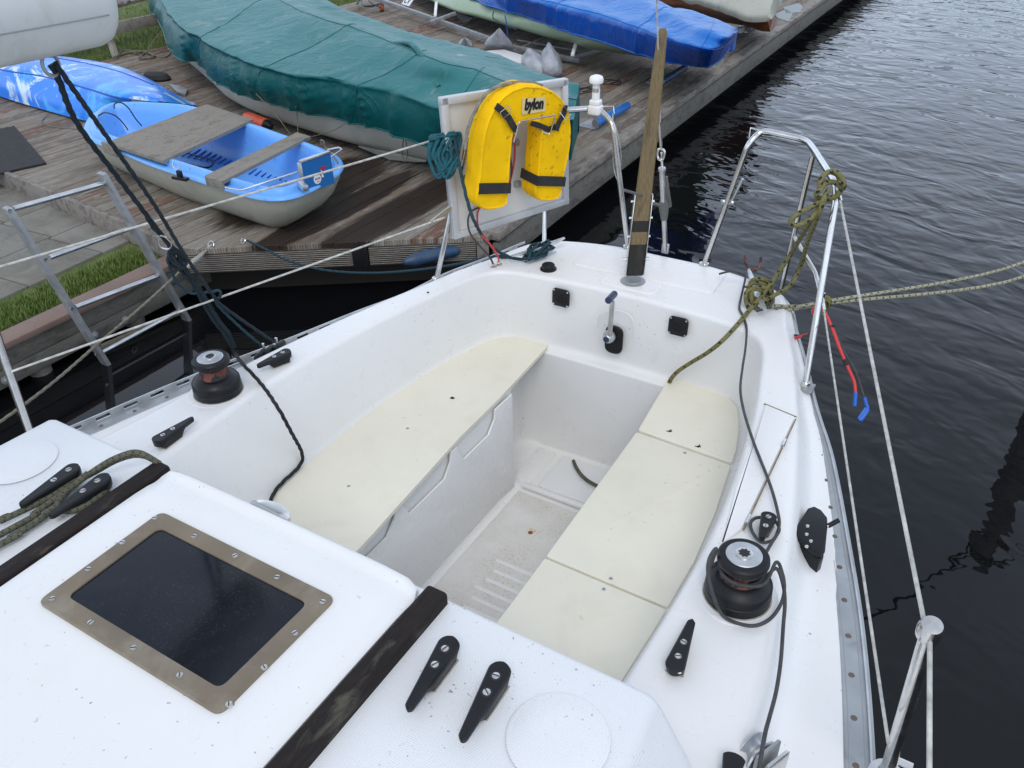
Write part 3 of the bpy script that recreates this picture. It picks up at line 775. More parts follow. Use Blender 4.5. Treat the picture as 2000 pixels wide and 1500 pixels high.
# rounded aft edge and the aft face
e1 = [V((p.x, p.y+.008, p.z-.004 if p.z > .1 else p.z)) for p in r1]; e2 = [V((p.x*.998, p.y+.014, p.z-.014 if p.z > .1 else p.z)) for p in r1]
e3 = []
for p in r1:
    f = min(1, abs(p.x)/.69); e3.append(V((p.x*.99 if p.z > .0 else math.copysign(.665, p.x), (.735 if p.z > 0 else .85), -.0 if abs(p.x) > .6 else .02)))
e3[0] = V((-.665, .848, -.03)); e3[-1] = V((.665, .848, -.03))
add_loft(mb, [r4, r3, r2, r1, e1, e2], M['nonskid'], closed=False)
vs = []; fs = []
mb.build('coachroof', boat, sharp=45)
mb = MB()
aft = [V((p.x, p.y, p.z)) for p in e2]
low = [V((math.copysign(.662, p.x) if abs(p.x) > .6 else p.x, .846 if abs(p.x) > .6 else .735, -.03 if abs(p.x) > .6 else -.06)) for p in e2]
add_loft(mb, [aft, low], M['gel2'], closed=False); mb.build('coachroof_end', boat)
# round pads moulded in the roof
for s in (-1, 1):
    mb = MB(); c = at(1090, 1440, .183); xx = c.x if s > 0 else -c.x
    add_lathe(mb, [(.070, .0), (.068, .0009), (.064, .0005), (.062, .0013), (.03, .0016), (.001, .0016)], M['nonskid'], c=(xx, c.y, .1826), seg=64); mb.build('moulded_pad', boat)
# hatch rails
for s in (-1, 1):
    mb = MB(); add_box(mb, (s*.3205, .21, .190), (.039, 1.03, .030), M['teak'], bev=.006, seg=2); mb.build('hatch_rail', boat)
# companionway hatch
hatch_b = MB()
hx, hy = .298, .716
prof = [(-hx, .150), (-hx, .196)]
nx = 24
def camber(x): return .220-.009*max(0, (abs(x)-.205)/.093)**2
ring_y = [(-.9, 0), (.3, 0), (.64, 0), (.668, -.0015), (.682, -.0042), (.691, -.0035), (.698, .0005), (.705, .0018), (.711, -.0005), (.715, -.007), (.716, -.014), (.716, -.055)]
rings = []
for y, dz in ring_y:
    rr = []
    sh = max(0, (y-.69)/.03)*.012
    for k in range(-3, nx+4):
        if k < 0: x = -hx; z = {-3: .150, -2: .180, -1: .199}[k]
        elif k > nx: x = hx; z = {1: .199, 2: .180, 3: .150}[k-nx]
        else:
            x = -hx+2*hx*k/nx; e = min(k, nx-k); x = x; z = camber(x)-(.012 if e == 0 else (.003 if e == 1 and False else 0))
            if e == 0: x *= .999
        xx = max(-hx+sh, min(hx-sh, x)); zz = z+dz if z > .198 else z
        if dz < -.02: zz = min(zz, .165)
        rr.append(V((xx*1.0, y, zz)))
    rings.append(rr)
add_loft(hatch_b, rings, M['gel'], closed=False)
hatch = hatch_b.build('companionway_hatch', boat, sharp=60)
def ztop(x): return camber(x)
# window frame
fo = [at(308, 1003, .222), at(650, 1168, .222), at(440, 1395, .222), at(82, 1178, .222)]
fx = .1985; cyw = (.613+.385)/2-.001; fy = .118; cxw = .0095
mb = MB()
outl = roundpoly([(cxw-fx, cyw-fy), (cxw+fx, cyw-fy), (cxw+fx, cyw+fy), (cxw-fx, cyw+fy)], .016, 6)
inl = roundpoly([(cxw-fx+.032, cyw-fy+.030), (cxw+fx-.030, cyw-fy+.030), (cxw+fx-.030, cyw+fy-.030), (cxw-fx+.032, cyw+fy-.030)], .014, 6)
def lift(o, dz): return [V((p[0], p[1], camber(p[0])+dz)) for p in o]
def insetp(o, d): return [(cxw+(p[0]-cxw)*(1-d/fx), cyw+(p[1]-cyw)*(1-d/fy)) for p in o]
add_loft(mb, [lift(outl, -.003), lift(outl, .004), lift(insetp(outl, .002), .0055), lift(insetp(inl, -.002), .0055), lift(inl, .005), lift(inl, 0)], M['bronze'])
wf = mb.build('window_frame', hatch, sharp=30)
mb = MB(); add_loft(mb, [lift(insetp(inl, -.001), .0022), lift(insetp(inl, .10), .0024)], M['glass'])
k0 = len(mb.v); mb.f.append(list(range(k0-len(inl), k0))); mb.mi.append(0); mb.uv.append(None)
mb.build('window_pane', hatch, sharp=80)
def screw(mb, c, r=.005, h=.0016, T=None, ang=.4):
    TT_ = T if T is not None else Matrix.Translation(V(c))
    add_lathe(mb, [(r, 0), (r*.95, h*.6), (r*.6, h), (r*.1, h*1.05)], M['screw'], T=TT_, seg=14)
    vs, fs = box_vf(r*1.7, r*.26, .0006, 0); mb.add(vs, fs, M['dark'], T=TT_ @ Matrix.Translation((0, 0, h+.0001)) @ Matrix.Rotation(ang, 4, 'Z'))
rnd = random.Random(4)
px_screws = [(302, 1011), (379, 1047), (459, 1085), (541, 1127), (630, 1175), (576, 1236), (516, 1303), (447, 1375), (351, 1318), (261, 1265), (177, 1215), (102, 1169), (172, 1111), (239, 1059)]
for p in px_screws:
    c = at(*p, .226); mb = MB(); screw(mb, (c.x, c.y, camber(c.x)+.0055), .0048, .0016, ang=rnd.uniform(0, 3)); mb.build('screw', hatch)
# chrome lip on the hatch aft edge
mb = MB()
c0, c1 = at(507, 976, .205), at(585, 1005, .205); c0.y = c1.y = .722
rings = []
for k in range(9):
    t = k/8; x = c0.x+(c1.x-c0.x)*t; h = .011*math.sin(math.pi*min(1, max(0, t*.96+.02)))**.5
    rings.append([V((x, .716, .214)), V((x, .716+h*.8, .217)), V((x, .716+h*2.2, .214)), V((x, .716+h*2.4, .208)), V((x, .716, .205))])
add_loft(mb, rings, M['steel'], closed=True, caps=True); mb.build('hatch_pull', hatch)

# seats --------------------------------------------------------------
def slab(name, pts, z0=-.262, z1=-.25, bev=.003, rnd_=.006, m='seat'):
    mb = MB(); add_prism(mb, roundpoly(pts, rnd_), z0, z1, M[m], bev=bev); return mb.build(name, boat)
sp = [at(*p, -.25) for p in [(705, 1068), (800, 962), (900, 852), (975, 778), (1066, 680), (1074, 664), (1064, 657), (1020, 649), (985, 647), (955, 655), (900, 686), (800, 750), (700, 822), (600, 905), (538, 965)]]
sp = [(p.x, p.y) for p in sp]
sp = [(-.205, .69)]+sp+[(-.50, .69)]
slab('starboard_seat', sp)
a1 = [at(*p, -.25) for p in [(1300, 748), (1246, 839), (1430, 904), (1437, 880), (1443, 830), (1440, 795), (1415, 765), (1365, 745), (1318, 731)]]
slab('port_seat_lid', [(p.x, p.y) for p in a1], rnd_=.012)
a2 = [at(*p, -.25) for p in [(1243, 843), (1066, 1086), (1312, 1192), (1400, 1020), (1428, 908)]]
a2 = [(p.x, p.y) for p in a2]; y13 = a2[2][1]
slab('port_seat_lid', [a2[0], a2[1], (.527, y13+.004), (.528, 1.42), (.512, 1.62), a2[4]], rnd_=.008)
a3 = [at(*p, -.25) for p in [(1064, 1089), (975, 1210)]]
slab('port_seat_lid', [(a3[0].x, a3[0].y), (a3[1].x, a3[1].y), (.215, .69), (.50, .69), (.518, .98), (.527, y13-.002)], rnd_=.008)
for p in [(796, 836), (681, 949), (1193, 1129), (1179, 1150), (1338, 884)]:
    c = at(*p, -.249); mb = MB(); add_lathe(mb, [(.0056, 0), (.005, .0008), (.0016, .0006)], M['screw'], c=(c.x, c.y, -.2502), seg=14)
    add_lathe(mb, [(.0018, 0), (.0016, .0009)], M['dark'], c=(c.x, c.y, -.2500), seg=8); mb.build('seat_screw', boat)
for p in [(1308, 842), (1364, 872)]:
    c = at(*p, -.25); mb = MB(); add_lathe(mb, [(.0048, 0), (.0036, .001)], M['dark'], c=(c.x, c.y, -.2502), seg=10)
    for k in range(3): add_box(mb, (c.x+.003*(k-1), c.y+.004*((k*7) % 3-1), -.2493), (.012, .002, .0012), M['dark'], rz=k*1.1, bev=0)
    mb.build('broken_hinge', boat)
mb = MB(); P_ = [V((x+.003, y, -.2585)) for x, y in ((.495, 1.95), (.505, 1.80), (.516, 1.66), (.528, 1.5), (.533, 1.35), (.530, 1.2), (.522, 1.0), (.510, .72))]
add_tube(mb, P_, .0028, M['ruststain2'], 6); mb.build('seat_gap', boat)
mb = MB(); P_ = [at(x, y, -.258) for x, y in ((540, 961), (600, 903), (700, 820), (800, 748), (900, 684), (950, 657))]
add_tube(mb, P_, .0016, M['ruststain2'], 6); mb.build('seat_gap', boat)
# little bracket under the seat's aft end
mb = MB(); c = at(1066, 678, -.262); add_box(mb, (c.x+.004, c.y+.0, -.278), (.02, .035, .03), M['rust'], bev=.002); mb.build('seat_bracket', boat)
# dead leaf
mb = MB(); c = at(883, 778, -.249)
for k in range(6): add_box(mb, (c.x+rnd.uniform(-.004, .004), c.y+rnd.uniform(-.004, .004), -.2485), (.006, .005, .002), M['ink'], rz=rnd.uniform(0, 3), bev=0)
tag(mb.build('dead_leaf'), 'tiny crumpled dead leaf lying on the starboard seat', 'leaf')

# cockpit locker lid on the port coaming ---------------------------------
lp = [at(*p, .001) for p in [(1491, 791), (1552, 816), (1448, 1035), (1408, 1060)]]
lp = [(p.x, p.y) for p in lp]
inx = lambda y: 0.0
lid = [(lp[0][0]+.004, lp[0][1]), (lp[1][0], lp[1][1]), (lp[2][0], lp[2][1]), (lp[3][0]+.003, lp[3][1]-.004), (.597, 1.42), (.578, 1.6)]
mb = MB(); add_prism(mb, roundpoly(lid, .004), -.002, .0052, M['gel2'], bev=.0022); lidо = mb.build('locker_lid', boat)
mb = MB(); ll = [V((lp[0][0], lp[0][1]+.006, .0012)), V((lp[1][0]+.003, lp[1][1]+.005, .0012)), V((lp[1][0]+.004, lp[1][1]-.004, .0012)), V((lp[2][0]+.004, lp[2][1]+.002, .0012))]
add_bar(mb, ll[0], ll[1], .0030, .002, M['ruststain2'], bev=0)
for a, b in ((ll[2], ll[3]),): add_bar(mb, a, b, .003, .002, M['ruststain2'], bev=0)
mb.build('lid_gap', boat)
for t in (.26, .93):
    mb = MB(); c = ll[2].lerp(ll[3], t); d = (ll[3]-ll[2]).normalized()*.014
    add_tube(mb, [c-d+V((0, 0, .005)), c+d+V((0, 0, .005))], .0032, M['steel'], 8, smooth=0); add_box(mb, c+V((0, 0, .002)), (.007, .03, .004), M['steel'], rz=math.atan2(d.y, d.x)-math.pi/2); mb.build('lid_hinge', boat)
# lazarette lid on the aft deck
lz = [at(*p, .004) for p in [(1118, 515), (1392, 573), (1421, 532), (1170, 478)]]
mb = MB(); add_prism(mb, roundpoly([(p.x, p.y) for p in lz], .012), -.002, .0065, M['gel2'], bev=.003); mb.build('lazarette_lid', boat)
mb = MB(); add_prism(mb, roundpoly([(-.10, 2.175), (.085, 2.175), (.085, 2.27), (-.10, 2.27)], .02), -.001, .004, M['gel2'], bev=.002); mb.build('rudder_pad', boat)

# toe rails: slotted L section -------------------------------------------
def toe(sgn):
    half = dense(L0, n=6); pts = [V((sgn*(p.x-.004), p.y, p.z+.0)) for p in half if p.y < 2.36]
    mb = MB(); rings = []
    for i, p in enumerate(pts):
        a = pts[max(0, i-1)]; b = pts[min(len(pts)-1, i+1)]; t = (b-a); t.z = 0; t.normalize(); n = V((-t.y, t.x, 0))*(-1 if sgn < 0 else 1)
        # n should point inboard
        if n.x*sgn > 0: n = -n
        rings.append([p+n*q+V((0, 0, z)) for q, z in ((-.006, -.02), (-.006, .0045), (-.002, .0055), (.042, .0055), (.046, .002), (.046, -.003), (0, -.003), (0, -.02))])
    add_loft(mb, rings, M['toer'], closed=True, caps=True)
    o = mb.build('toe_rail', boat)
    for q_ in (.011, .036):
        mb = MB(); P_l = []
        for i, p in enumerate(pts):
            a = pts[max(0, i-1)]; b = pts[min(len(pts)-1, i+1)]; t = (b-a); t.z = 0; t.normalize(); n = V((-t.y, t.x, 0))
            if n.x*sgn > 0: n = -n
            P_l.append(p+n*q_+V((0, 0, .0050)))
        add_tube(mb, P_l, .0012, M['galv'], 5, smooth=0); mb.build('rail_groove', o)
    # upright flange with slots: short bars between slots plus top rail
    path = resample(pts, .002); mb2 = MB()
    H = .026
    def nrm(i):
        a = path[max(0, i-3)]; b = path[min(len(path)-1, i+3)]; t = (b-a); t.z = 0; t.normalize(); n = V((-t.y, t.x, 0))
        return -n if n.x*sgn > 0 else n
    def strip(i0, i1, z0, z1):
        rr = []
        for i in range(i0, i1+1, max(1, min(8, i1-i0))):
            n = nrm(i); p = path[i]; rr.append([p+V((0, 0, z0)), p+n*.0035+V((0, 0, z0)), p+n*.0035+V((0, 0, z1)), p+V((0, 0, z1))])
        n = nrm(i1); p = path[i1]; rr.append([p+V((0, 0, z0)), p+n*.0035+V((0, 0, z0)), p+n*.0035+V((0, 0, z1)), p+V((0, 0, z1))])
        add_loft(mb2, rr, M['alu'], closed=True, caps=True)
    n_ = len(path)-1
    if sgn < 0:
        strip(0, n_, .004, .009); strip(0, n_, .019, H)
        k = 10
        while k < n_:
            strip(k, min(k+19, n_), .009, .019); k += 38
    else: strip(0, n_, .004, .010)
    mb2.build('rail_flange', o)
    k = 22; j = 0
    while k < n_:
        n = nrm(k); c = path[k]+n*.026; mr = MB(); add_lathe(mr, [(.0060, 0), (.0052, .0012), (.002, .0016)], M['rivet'], c=(c.x, c.y, c.z+.0052), seg=12); 
        if path[k].y > .3: mr.build('rivet', o)
        k += 46; j += 1
    return o
toe(-1); toe(1)

# winches ------------------------------------------------------------------
def winch(c):
    mb = MB(); T = Matrix.Translation(V(c))
    add_lathe(mb, [(.0615, 0), (.0615, .020), (.0595, .0215), (.0610, .023), (.0605, .036), (.057, .042), (.047, .049), (.040, .053)], M['black'], T=T, seg=48)
    o = mb.build('winch', boat, sharp=30)
    mb = MB(); add_lathe(mb, [(.0385, .052), (.0360, .058), (.0345, .066), (.0345, .075), (.037, .081)], M['winchred'], T=T, seg=40); mb.build('barrel', o)
    mb = MB(); add_lathe(mb, [(.037, .079), (.046, .087), (.0475, .092), (.0465, .099), (.043, .1025), (.033, .103)], M['black'], T=T, seg=48); mb.build('flange', o, sharp=30)
    mb = MB(); add_lathe(mb, [(.0325, .100), (.0325, .1042), (.031, .1052), (.016, .1055)], M['alu'], T=T, seg=40)
    add_lathe(mb, [(.015, .1050), (.015, .1075), (.013, .1085), (.011, .1085)], M['steel'], T=T, seg=30); mb.build('top_disc', o, sharp=30)
    mb = MB(); st = []
    for k in range(16):
        a = k*math.pi/8; rr = .0112 if k % 2 == 0 else .0082; st.append((rr*math.cos(a), rr*math.sin(a)))
    add_prism(mb, st, .1086, .1092, M['ink'], T=T); mb.build('handle_socket', o)
    mb = MB(); add_lathe(mb, [(.076, -.002), (.075, .0015), (.070, .002)], M['gel2'], T=T, seg=48); mb.build('winch_pad', o)
    mb = MB(); add_lathe(mb, [(.0640, .0015), (.0635, .0028), (.0612, .0032)], M['foot_edging'], T=T, seg=48); mb.build('foot_edging', o)
wS = V((-.690, 1.148, -.003)); wP = V((.693, 1.140, -.003))
winch(wS); winch(wP)

# cleats: wedge shaped jam cleats ---------------------------------------------
def cleat(fat, tip, z, scale=1.0, sc=((.22, .5)), chip=False, nm='jam_cleat'):
    fat = V(fat); tip = V(tip); fat.z = tip.z = z; d = tip-fat; Ln = d.length; T = frame_mat(fat, d, z=(0, 0, 1))
    mb = MB(); rings = []; n = 28
    ts = [0, .008, .02, .04, .07]+[.1+.84*i/(n-9) for i in range(n-8)]+[.965, .985, 1]
    for t in ts:
        s = t*Ln
        wd = (.0185*(1-t)+.0068*t)*scale
        if t < .12: wd *= math.sqrt(max(.02, 1-((.12-t)/.12)**2))
        if t > .95: wd *= math.sqrt(max(.05, 1-((t-.95)/.05)**2))
        zt = (.030-.004*t)*scale
        zb = 0 if .12 < t < .58 else (.012*scale if t <= .12 else min(.016, (t-.58)/.12*.016)*scale)
        e = .003*scale
        rings.append([V((s, y, zz)) for y, zz in ((-wd*.8, zb), (wd*.8, zb), (wd*.95, zb+(zt-zb)*.5), (wd, zt-e), (wd-e*.8, zt), (-wd+e*.8, zt), (-wd, zt-e), (-wd*.95, zb+(zt-zb)*.5))])
    vs, fs = loft_vf(rings, True, True); mb.add(vs, fs, M['black'], T=T)
    o = mb.build(nm, boat, sharp=45)
    if sc:
        mb = MB(); ou_ = [(t*Ln, (.0172*(1-t)+.0062*t)*scale) for t in (.11, .3, .5, .60)]
        add_prism(mb, ou_+[(x, -y) for x, y in ou_[::-1]], .0002, .0011, M['foot_edging'], T=T); mb.build('foot_edging', o)
    for t in sc:
        mb = MB(); screw(mb, None, .0058*scale, .002, T=T @ Matrix.Translation((t*Ln, 0, .0300*scale-.004*scale*t)), ang=rnd.uniform(0, 3)); mb.build('screw', o)
        mb = MB(); add_lathe(mb, [(.0085*scale, 0), (.0083*scale, .0003)], M['ink'], T=T @ Matrix.Translation((t*Ln, 0, .0300*scale-.004*scale*t)), seg=16); mb.build('screw_recess', o)
    if chip:
        mb = MB(); add_lathe(mb, [(.0035, 0), (.002, .001)], M['wwhite'], T=T @ Matrix.Translation((.004, -.010, .022)), seg=7); mb.build('paint_chip', o)
    return o
ZR = .184; dzc = .028
def cl(f, t, z, **k):
    a = at(*f, z+dzc); b = at(*t, z+dzc-.004); return cleat(a, b, z, **k)
cl((885, 1244), (796, 1384), ZR, sc=(.19, .42)); cl((984, 1294), (901, 1444), ZR, sc=(.2, .42))
cl((152, 907), (38, 986), ZR, sc=(.16, .42)); cl((212, 926), (96, 1007), ZR, sc=(.19, .44))
cl((300, 862), (377, 815), 0, sc=(.23, .48)); cl((1315, 1308), (1352, 1210), 0, sc=(.24, .52), chip=True)
cl((566, 683), (502, 714), 0, sc=(.22, .48)); cl((1504, 1000), (1488, 1050), 0, sc=(.2, .55), scale=.95)

# cockpit vents -------------------------------------------------------------
def vent(px, py):
    c = aty(px, py, 2.125); T = frame_mat(c, (1, .02, 0), z=(0, -1, .05)) @ Matrix.Scale(1.22, 4); s = .0235
    o_ = roundpoly([(-s, -s), (s, -s), (s, s), (-s, s)], .008, 4)
    o_ = [(x*(1+.10*(1-(abs(y)/s)**2)), y*(1+.10*(1-(abs(x)/s)**2))) for x, y in o_]
    mb = MB(); add_prism(mb, o_, 0, .0045, M['black'], bev=.0018, T=T); ob = mb.build('vent', boat)
    mb = MB(); add_lathe(mb, [(.0185, 0), (.0185, .0048)], M['ink'], T=T, seg=28); mb.build('opening', ob)
    mb = MB()
    for k in range(6):
        y = -.0145+k*.0058; hw = math.sqrt(max(0, .0182**2-y*y))
        vs, fs = box_vf(hw*2, .0028, .003, .0006); mb.add(vs, fs, M['black'], T=T @ Matrix.Translation((0, y, .0058)) @ Matrix.Rotation(.5, 4, 'X'))
    mb.build('louvre', ob)
    for x in (-1, 1):
        for y in (-1, 1): 
            mb = MB(); add_lathe(mb, [(.0026, 0), (.002, .001)], M['screw'], T=T @ Matrix.Translation((x*.0195, y*.0195, .0044)), seg=10); mb.build('screw', ob)
vent(1096, 581); vent(1325, 637)
# pump handle and its oval boot on the transom wall
c = aty(1200, 660, 2.132); T = frame_mat(c, (1, .02, 0), z=(0, -1, .03))
mb = MB(); add_prism(mb, roundpoly([(-.030, -.054), (.030, -.054), (.030, .044), (-.030, .044)], .030, 8), 0, .008, M['black'], bev=.003, T=T); po = mb.build('throttle_control', boat)
Th = frame_mat(aty(1191, 656, 2.118), (1, .02, 0), z=(0, -1, .03))
mb = MB(); add_lathe(mb, [(.021, 0), (.020, .014), (.014, .024), (.011, .028)], M['alu'], T=Th, seg=24); add_lathe(mb, [(.0105, .028), (.009, .031)], M['navy'], T=Th, seg=18); mb.build('hub', po)
lev0 = aty(1191, 655, 2.095); lev1 = aty(1196, 588, 2.060)
mb = MB(); add_bar(mb, lev0, lev1, .0155, .007, M['alu'], up=(0, -1, 0), bev=.002); mb.build('lever', po)
mb = MB(); g0 = aty(1191, 588, 2.035); add_tube(mb, [aty(1188, 587, 2.02), aty(1200, 574, 2.085)], .0105, M['navy'], 14, smooth=0); mb.build('grip', po)
mb = MB(); pts = [(1165, 640), (1172, 615), (1195, 606), (1225, 612), (1238, 632), (1238, 660)]
add_tube(mb, [aty(a, b, 2.128) for a, b in pts], .0018, M['gel2'], 8); mb.build('moulded_rim', po)
# deck filler plate, little holes
c = at(1071, 523, .005); mb = MB(); add_lathe(mb, [(.0275, 0), (.027, .004), (.022, .006), (.021, .016), (.019, .018), (.005, .018)], M['black'], c=(c.x, c.y, 0), seg=30); mb.build('deck_vent', boat)
for p in [(836, 571), (1240, 511)]:
    c = at(*p, .001); mb = MB(); add_lathe(mb, [(.004, 0), (.0035, .0015)], M['ink'], c=(c.x, c.y, .0006), seg=10); mb.build('drain_hole', boat)

# rudder head and tiller -----------------------------------------------------
rh = at(1236, 548, .006)
mb = MB(); add_lathe(mb, [(.041, 0), (.040, .004), (.030, .007), (.029, .011), (.022, .012)], M['galv'], c=(rh.x, rh.y, 0), seg=36); rd = mb.build('rudder_head', boat)
tb = V((rh.x+.002, rh.y+.002, .012)); tt = aty(1295, 55, 2.31); 
tw = tt-tb
def tpt(f): return tb+tw*f
mb = MB(); rings = []
seg = [(0.02, .026, .013), (.14, .026, .0135), (.16, .0255, .0135), (.5, .0215, .013), (.8, .0165, .011), (.93, .0140, .0095), (.985, .0120, .0085), (1, .007, .005)]
xd = CR.copy(); xd.z = 0; xd.normalize(); yd = tw.normalized().cross(xd).normalized()
for f, a, b in seg:
    p = tpt(f); rings.append([p+xd*x*a+yd*y*b for x, y in ((-1, -.7), (-.8, -1), (.8, -1), (1, -.7), (1, .7), (.8, 1), (-.8, 1), (-1, .7))])
add_loft(mb, rings[2:], M['tiller'], caps=True); add_loft(mb, rings[:3], M['tillerblk'], caps=True)
tl = mb.build('tiller', boat, sharp=30)
mb = MB(); 
for f0, f1 in ((.215, .245),):
    rr = [[p+(p-tpt(f))*.03 for p in rg] for f, rg in ()]
for s in (-1, 1):
    mb = MB(); a = tpt(.02)+xd*s*.029; b = tpt(.37)+xd*s*.0262; add_bar(mb, a, b, .024, .0028, M['steel'], up=xd, bev=.0008); mb.build('cheek_plate', tl)
for i, f in enumerate((.09, .19, .27, .34)):
    mb = MB(); a = tpt(f)-xd*(.036 if i else .042); b = tpt(f)+xd*(.035 if i else .040); rr = .0038 if i else .006
    add_tube(mb, [a, b], rr, M['steel'], 8, smooth=0); mb.build('bolt', tl)
mb = MB(); rg = [[tpt(f)+xd*x*.0272+yd*y*.0142 for x, y in ((-1, -.7), (-.8, -1), (.8, -1), (1, -.7), (1, .7), (.8, 1), (-.8, 1), (-1, .7))] for f in (.215, .262)]
add_loft(mb, rg, M['tillerblk'], caps=True); mb.build('tar_band', tl)

# backstay with its tensioner ---------------------------------------------------
mb = MB(); s0 = atx(1281, -60, -.001); s1 = atx(1291, 290, 0); add_tube(mb, [s0+(s0-s1)*6, s0, s1], .0026, M['wire'], 6, smooth=0); bs = mb.build('backstay', boat)
def sx0(px, py): return atx(px, py, 0)
mb = MB(); add_tube(mb, [sx0(1288, 238), sx0(1291, 285)], .0048, M['steel'], 10, smooth=0); add_tube(mb, [sx0(1292, 298), sx0(1294, 328)], .0045, M['steel'], 8, smooth=0); mb.build('swage', bs)
mb = MB(); a = sx0(1291, 300); add_tube(mb, [a+V((-.008, 0, .012)), a+V((-.011, 0, -.004)), a+V((-.006, 0, -.018)), a+V((.006, 0, -.018)), a+V((.011, 0, -.004)), a+V((.008, 0, .012))], .0038, M['steel'], 8, closed=True); mb.build('toggle', bs)
mb = MB(); add_tube(mb, [sx0(1293, 330), sx0(1295, 395)], .0088, M['alu'], 16, smooth=0); add_tube(mb, [sx0(1293, 328), sx0(1293, 333)], .0115, M['alu'], 16, smooth=0); add_tube(mb, [sx0(1297, 425), sx0(1299, 490)], .0082, M['alu'], 16, smooth=0); mb.build('tensioner_tube', bs)
mb = MB(); add_tube(mb, [sx0(1295, 393), sx0(1296, 404), sx0(1297, 414), sx0(1297, 428)], .0155, M['dirtg'], 16, smooth=0, rs=[.0115, .016, .0145, .0105])
add_tube(mb, [sx0(1306, 402), sx0(1304, 370), sx0(1302, 345)], .006, M['dirtg'], 8, smooth=0, rs=[.011, .006, .004]); 
add_tube(mb, [sx0(1287, 400), sx0(1272, 397), sx0(1262, 382)], .005, M['dirtg'], 8, smooth=0); add_tube(mb, [sx0(1262, 384), sx0(1218, 371)], .004, M['dirtg'], 8, smooth=0); mb.build('tensioner_clamp', bs)
mb = MB(); c = sx0(1299, 488); add_box(mb, (c.x, c.y+.002, c.z+.004), (.024, .008, .034), M['alu'], bev=.001); mb.build('chainplate', bs)

# pushpits -------------------------------------------------------------------
TZ = .45; TR = .0088
def pushpit(side):
    mb = MB(); z = TZ
    if side > 0:
        base1 = at(1572, 758, -.05); T1 = at(1637, 366, z); T2 = at(1590, 292, z); T3 = at(1575, 273, z); T4 = at(1488, 254, z); T5 = at(1462, 280, z-.03); b2 = at(1375, 516, 0)
        add_tube(mb, filleted([base1, T1+V((0, 0, -.02)), T1+(T2-T1)*.12, T2, T3, T4, T5, b2], .035, 6), TR, M['steel'], 12, smooth=0)
    else:
        base1 = at(851, 553, -.05); T1 = at(915, 262, z-.02); T2 = at(950, 242, z); T3 = at(1105, 215, z); T4 = at(1168, 211, z); T5 = at(1197, 240, z-.025); b2 = at(1226, 482, 0)
        add_tube(mb, filleted([base1, T1, T2, T3, T4, T5, b2], .035, 6), TR, M['steel'], 12, smooth=0)
    o = mb.build('pushpit', boat)
    mb = MB(); add_box(mb, (base1.x, base1.y, base1.z+.004), (.045, .045, .006), M['galv'], bev=.002); add_lathe(mb, [(.0125, 0), (.0115, .016), (.0095, .018)], M['steel'], c=(base1.x, base1.y, base1.z+.004), seg=20)
    mb.build('foot', o); mb = MB(); add_lathe(mb, [(.016, 0), (.0155, .004), (.0105, .006)], M['steel'], c=(b2.x, b2.y, 0), seg=20); mb.build('foot', o)
    return o, T1
ppP, T1P = pushpit(1); ppS, T1S = pushpit(-1)
mb = MB(); mtop = at(1588, 303, TZ-.01); mmid = ad(1555, 452, 2.42); mb0 = at(1526, 562, -.02)
add_tube(mb, [mtop, mb0], TR*.88, M['steel'], 12, smooth=0); mb.build('middle_leg', ppP)
mm = mtop.lerp(mb0, .58)
mb = MB(); add_tube(mb, filleted([mm, at(1592, 532, .13), at(1607, 592, .11)], .02), TR*.8, M['steel'], 12, smooth=0); mb.build('brace', ppP)
mb = MB(); a = at(1462, 279, TZ-.02); fl = [at(1490, 256, TZ+.006), at(1466, 250, TZ+.01), at(1463, 268, TZ-.004)]
add_tube(mb, fl, .0022, M['steel'], 6, smooth=0); mb.build('loop_bracket', ppP)
# clamp and flag socket on the aft leg
T5 = at(1462, 280, TZ-.03); b2 = at(1375, 516, 0); ca = T5.lerp(b2, .46)
mb = MB(); dd = (b2-T5).normalized()
xs = CR-dd*CR.dot(dd); xs.normalize()
add_bar(mb, ca-xs*.02, ca+xs*.022, .016, .012, M['galv'], up=dd, bev=.004)
for s in (-.013, .015): add_tube(mb, [ca+xs*s-CF*.006, ca+xs*s-CF*.012], .0035, M['steel'], 8, smooth=0)
add_tube(mb, [ca+xs*.012-dd*.0, ca+xs*.022-dd*.085], .0052, M['alu'], 10, smooth=0); mb.build('clamp', ppP)
mb = MB(); l1 = at(1063, 396, .12); l0 = at(1063, 474, 0); add_tube(mb, [at(1059, 300, .30), l1, l0], TR*.9, M['steel'], 12, smooth=0); mb.build('middle_leg', ppS)
mb = MB(); fl = [at(1170, 208, TZ+.008), at(1198, 208, TZ+.01), at(1200, 222, TZ)]; add_tube(mb, fl, .0022, M['steel'], 6, smooth=0)
mb.build('loop_bracket', ppS)
# gps aerial
gp = at(1163, 214, TZ)
mb = MB(); add_box(mb, (0, 0, 0), (.042, .036, .030), M['wwhite'], T=Matrix.Translation(gp), bev=.006)
add_box(mb, (0, 0, 0), (.036, .03, .02), M['wwhite'], T=Matrix.Translation(gp+V((0, 0, .022))), bev=.006)
add_lathe(mb, [(.0145, 0), (.0135, .045), (.0115, .055), (.016, .062), (.0235, .064), (.025, .069), (.0245, .078), (.021, .086), (.012, .090), (.002, .091)], M['wwhite'], T=Matrix.Translation(gp+V((0, 0, .028))) @ Matrix.Diagonal((.9, .9, .86, 1)), seg=30); ga = mb.build('gps_aerial', boat, sharp=50)
mb = MB(); vs, fs = lathe_vf([(.0147, .051), (.0142, .063)], 30); fs = [f for f in fs if len(f) == 4 and 19 <= (f[0] % 30) <= 27]
mb.add(vs, fs, M['galv'], T=Matrix.Translation(gp+V((0, 0, .005))) @ Matrix.Diagonal((.92, .92, 1, 1))); mb.build('rating_label', ga)
mb = MB(); a = at(1197, 222, TZ)
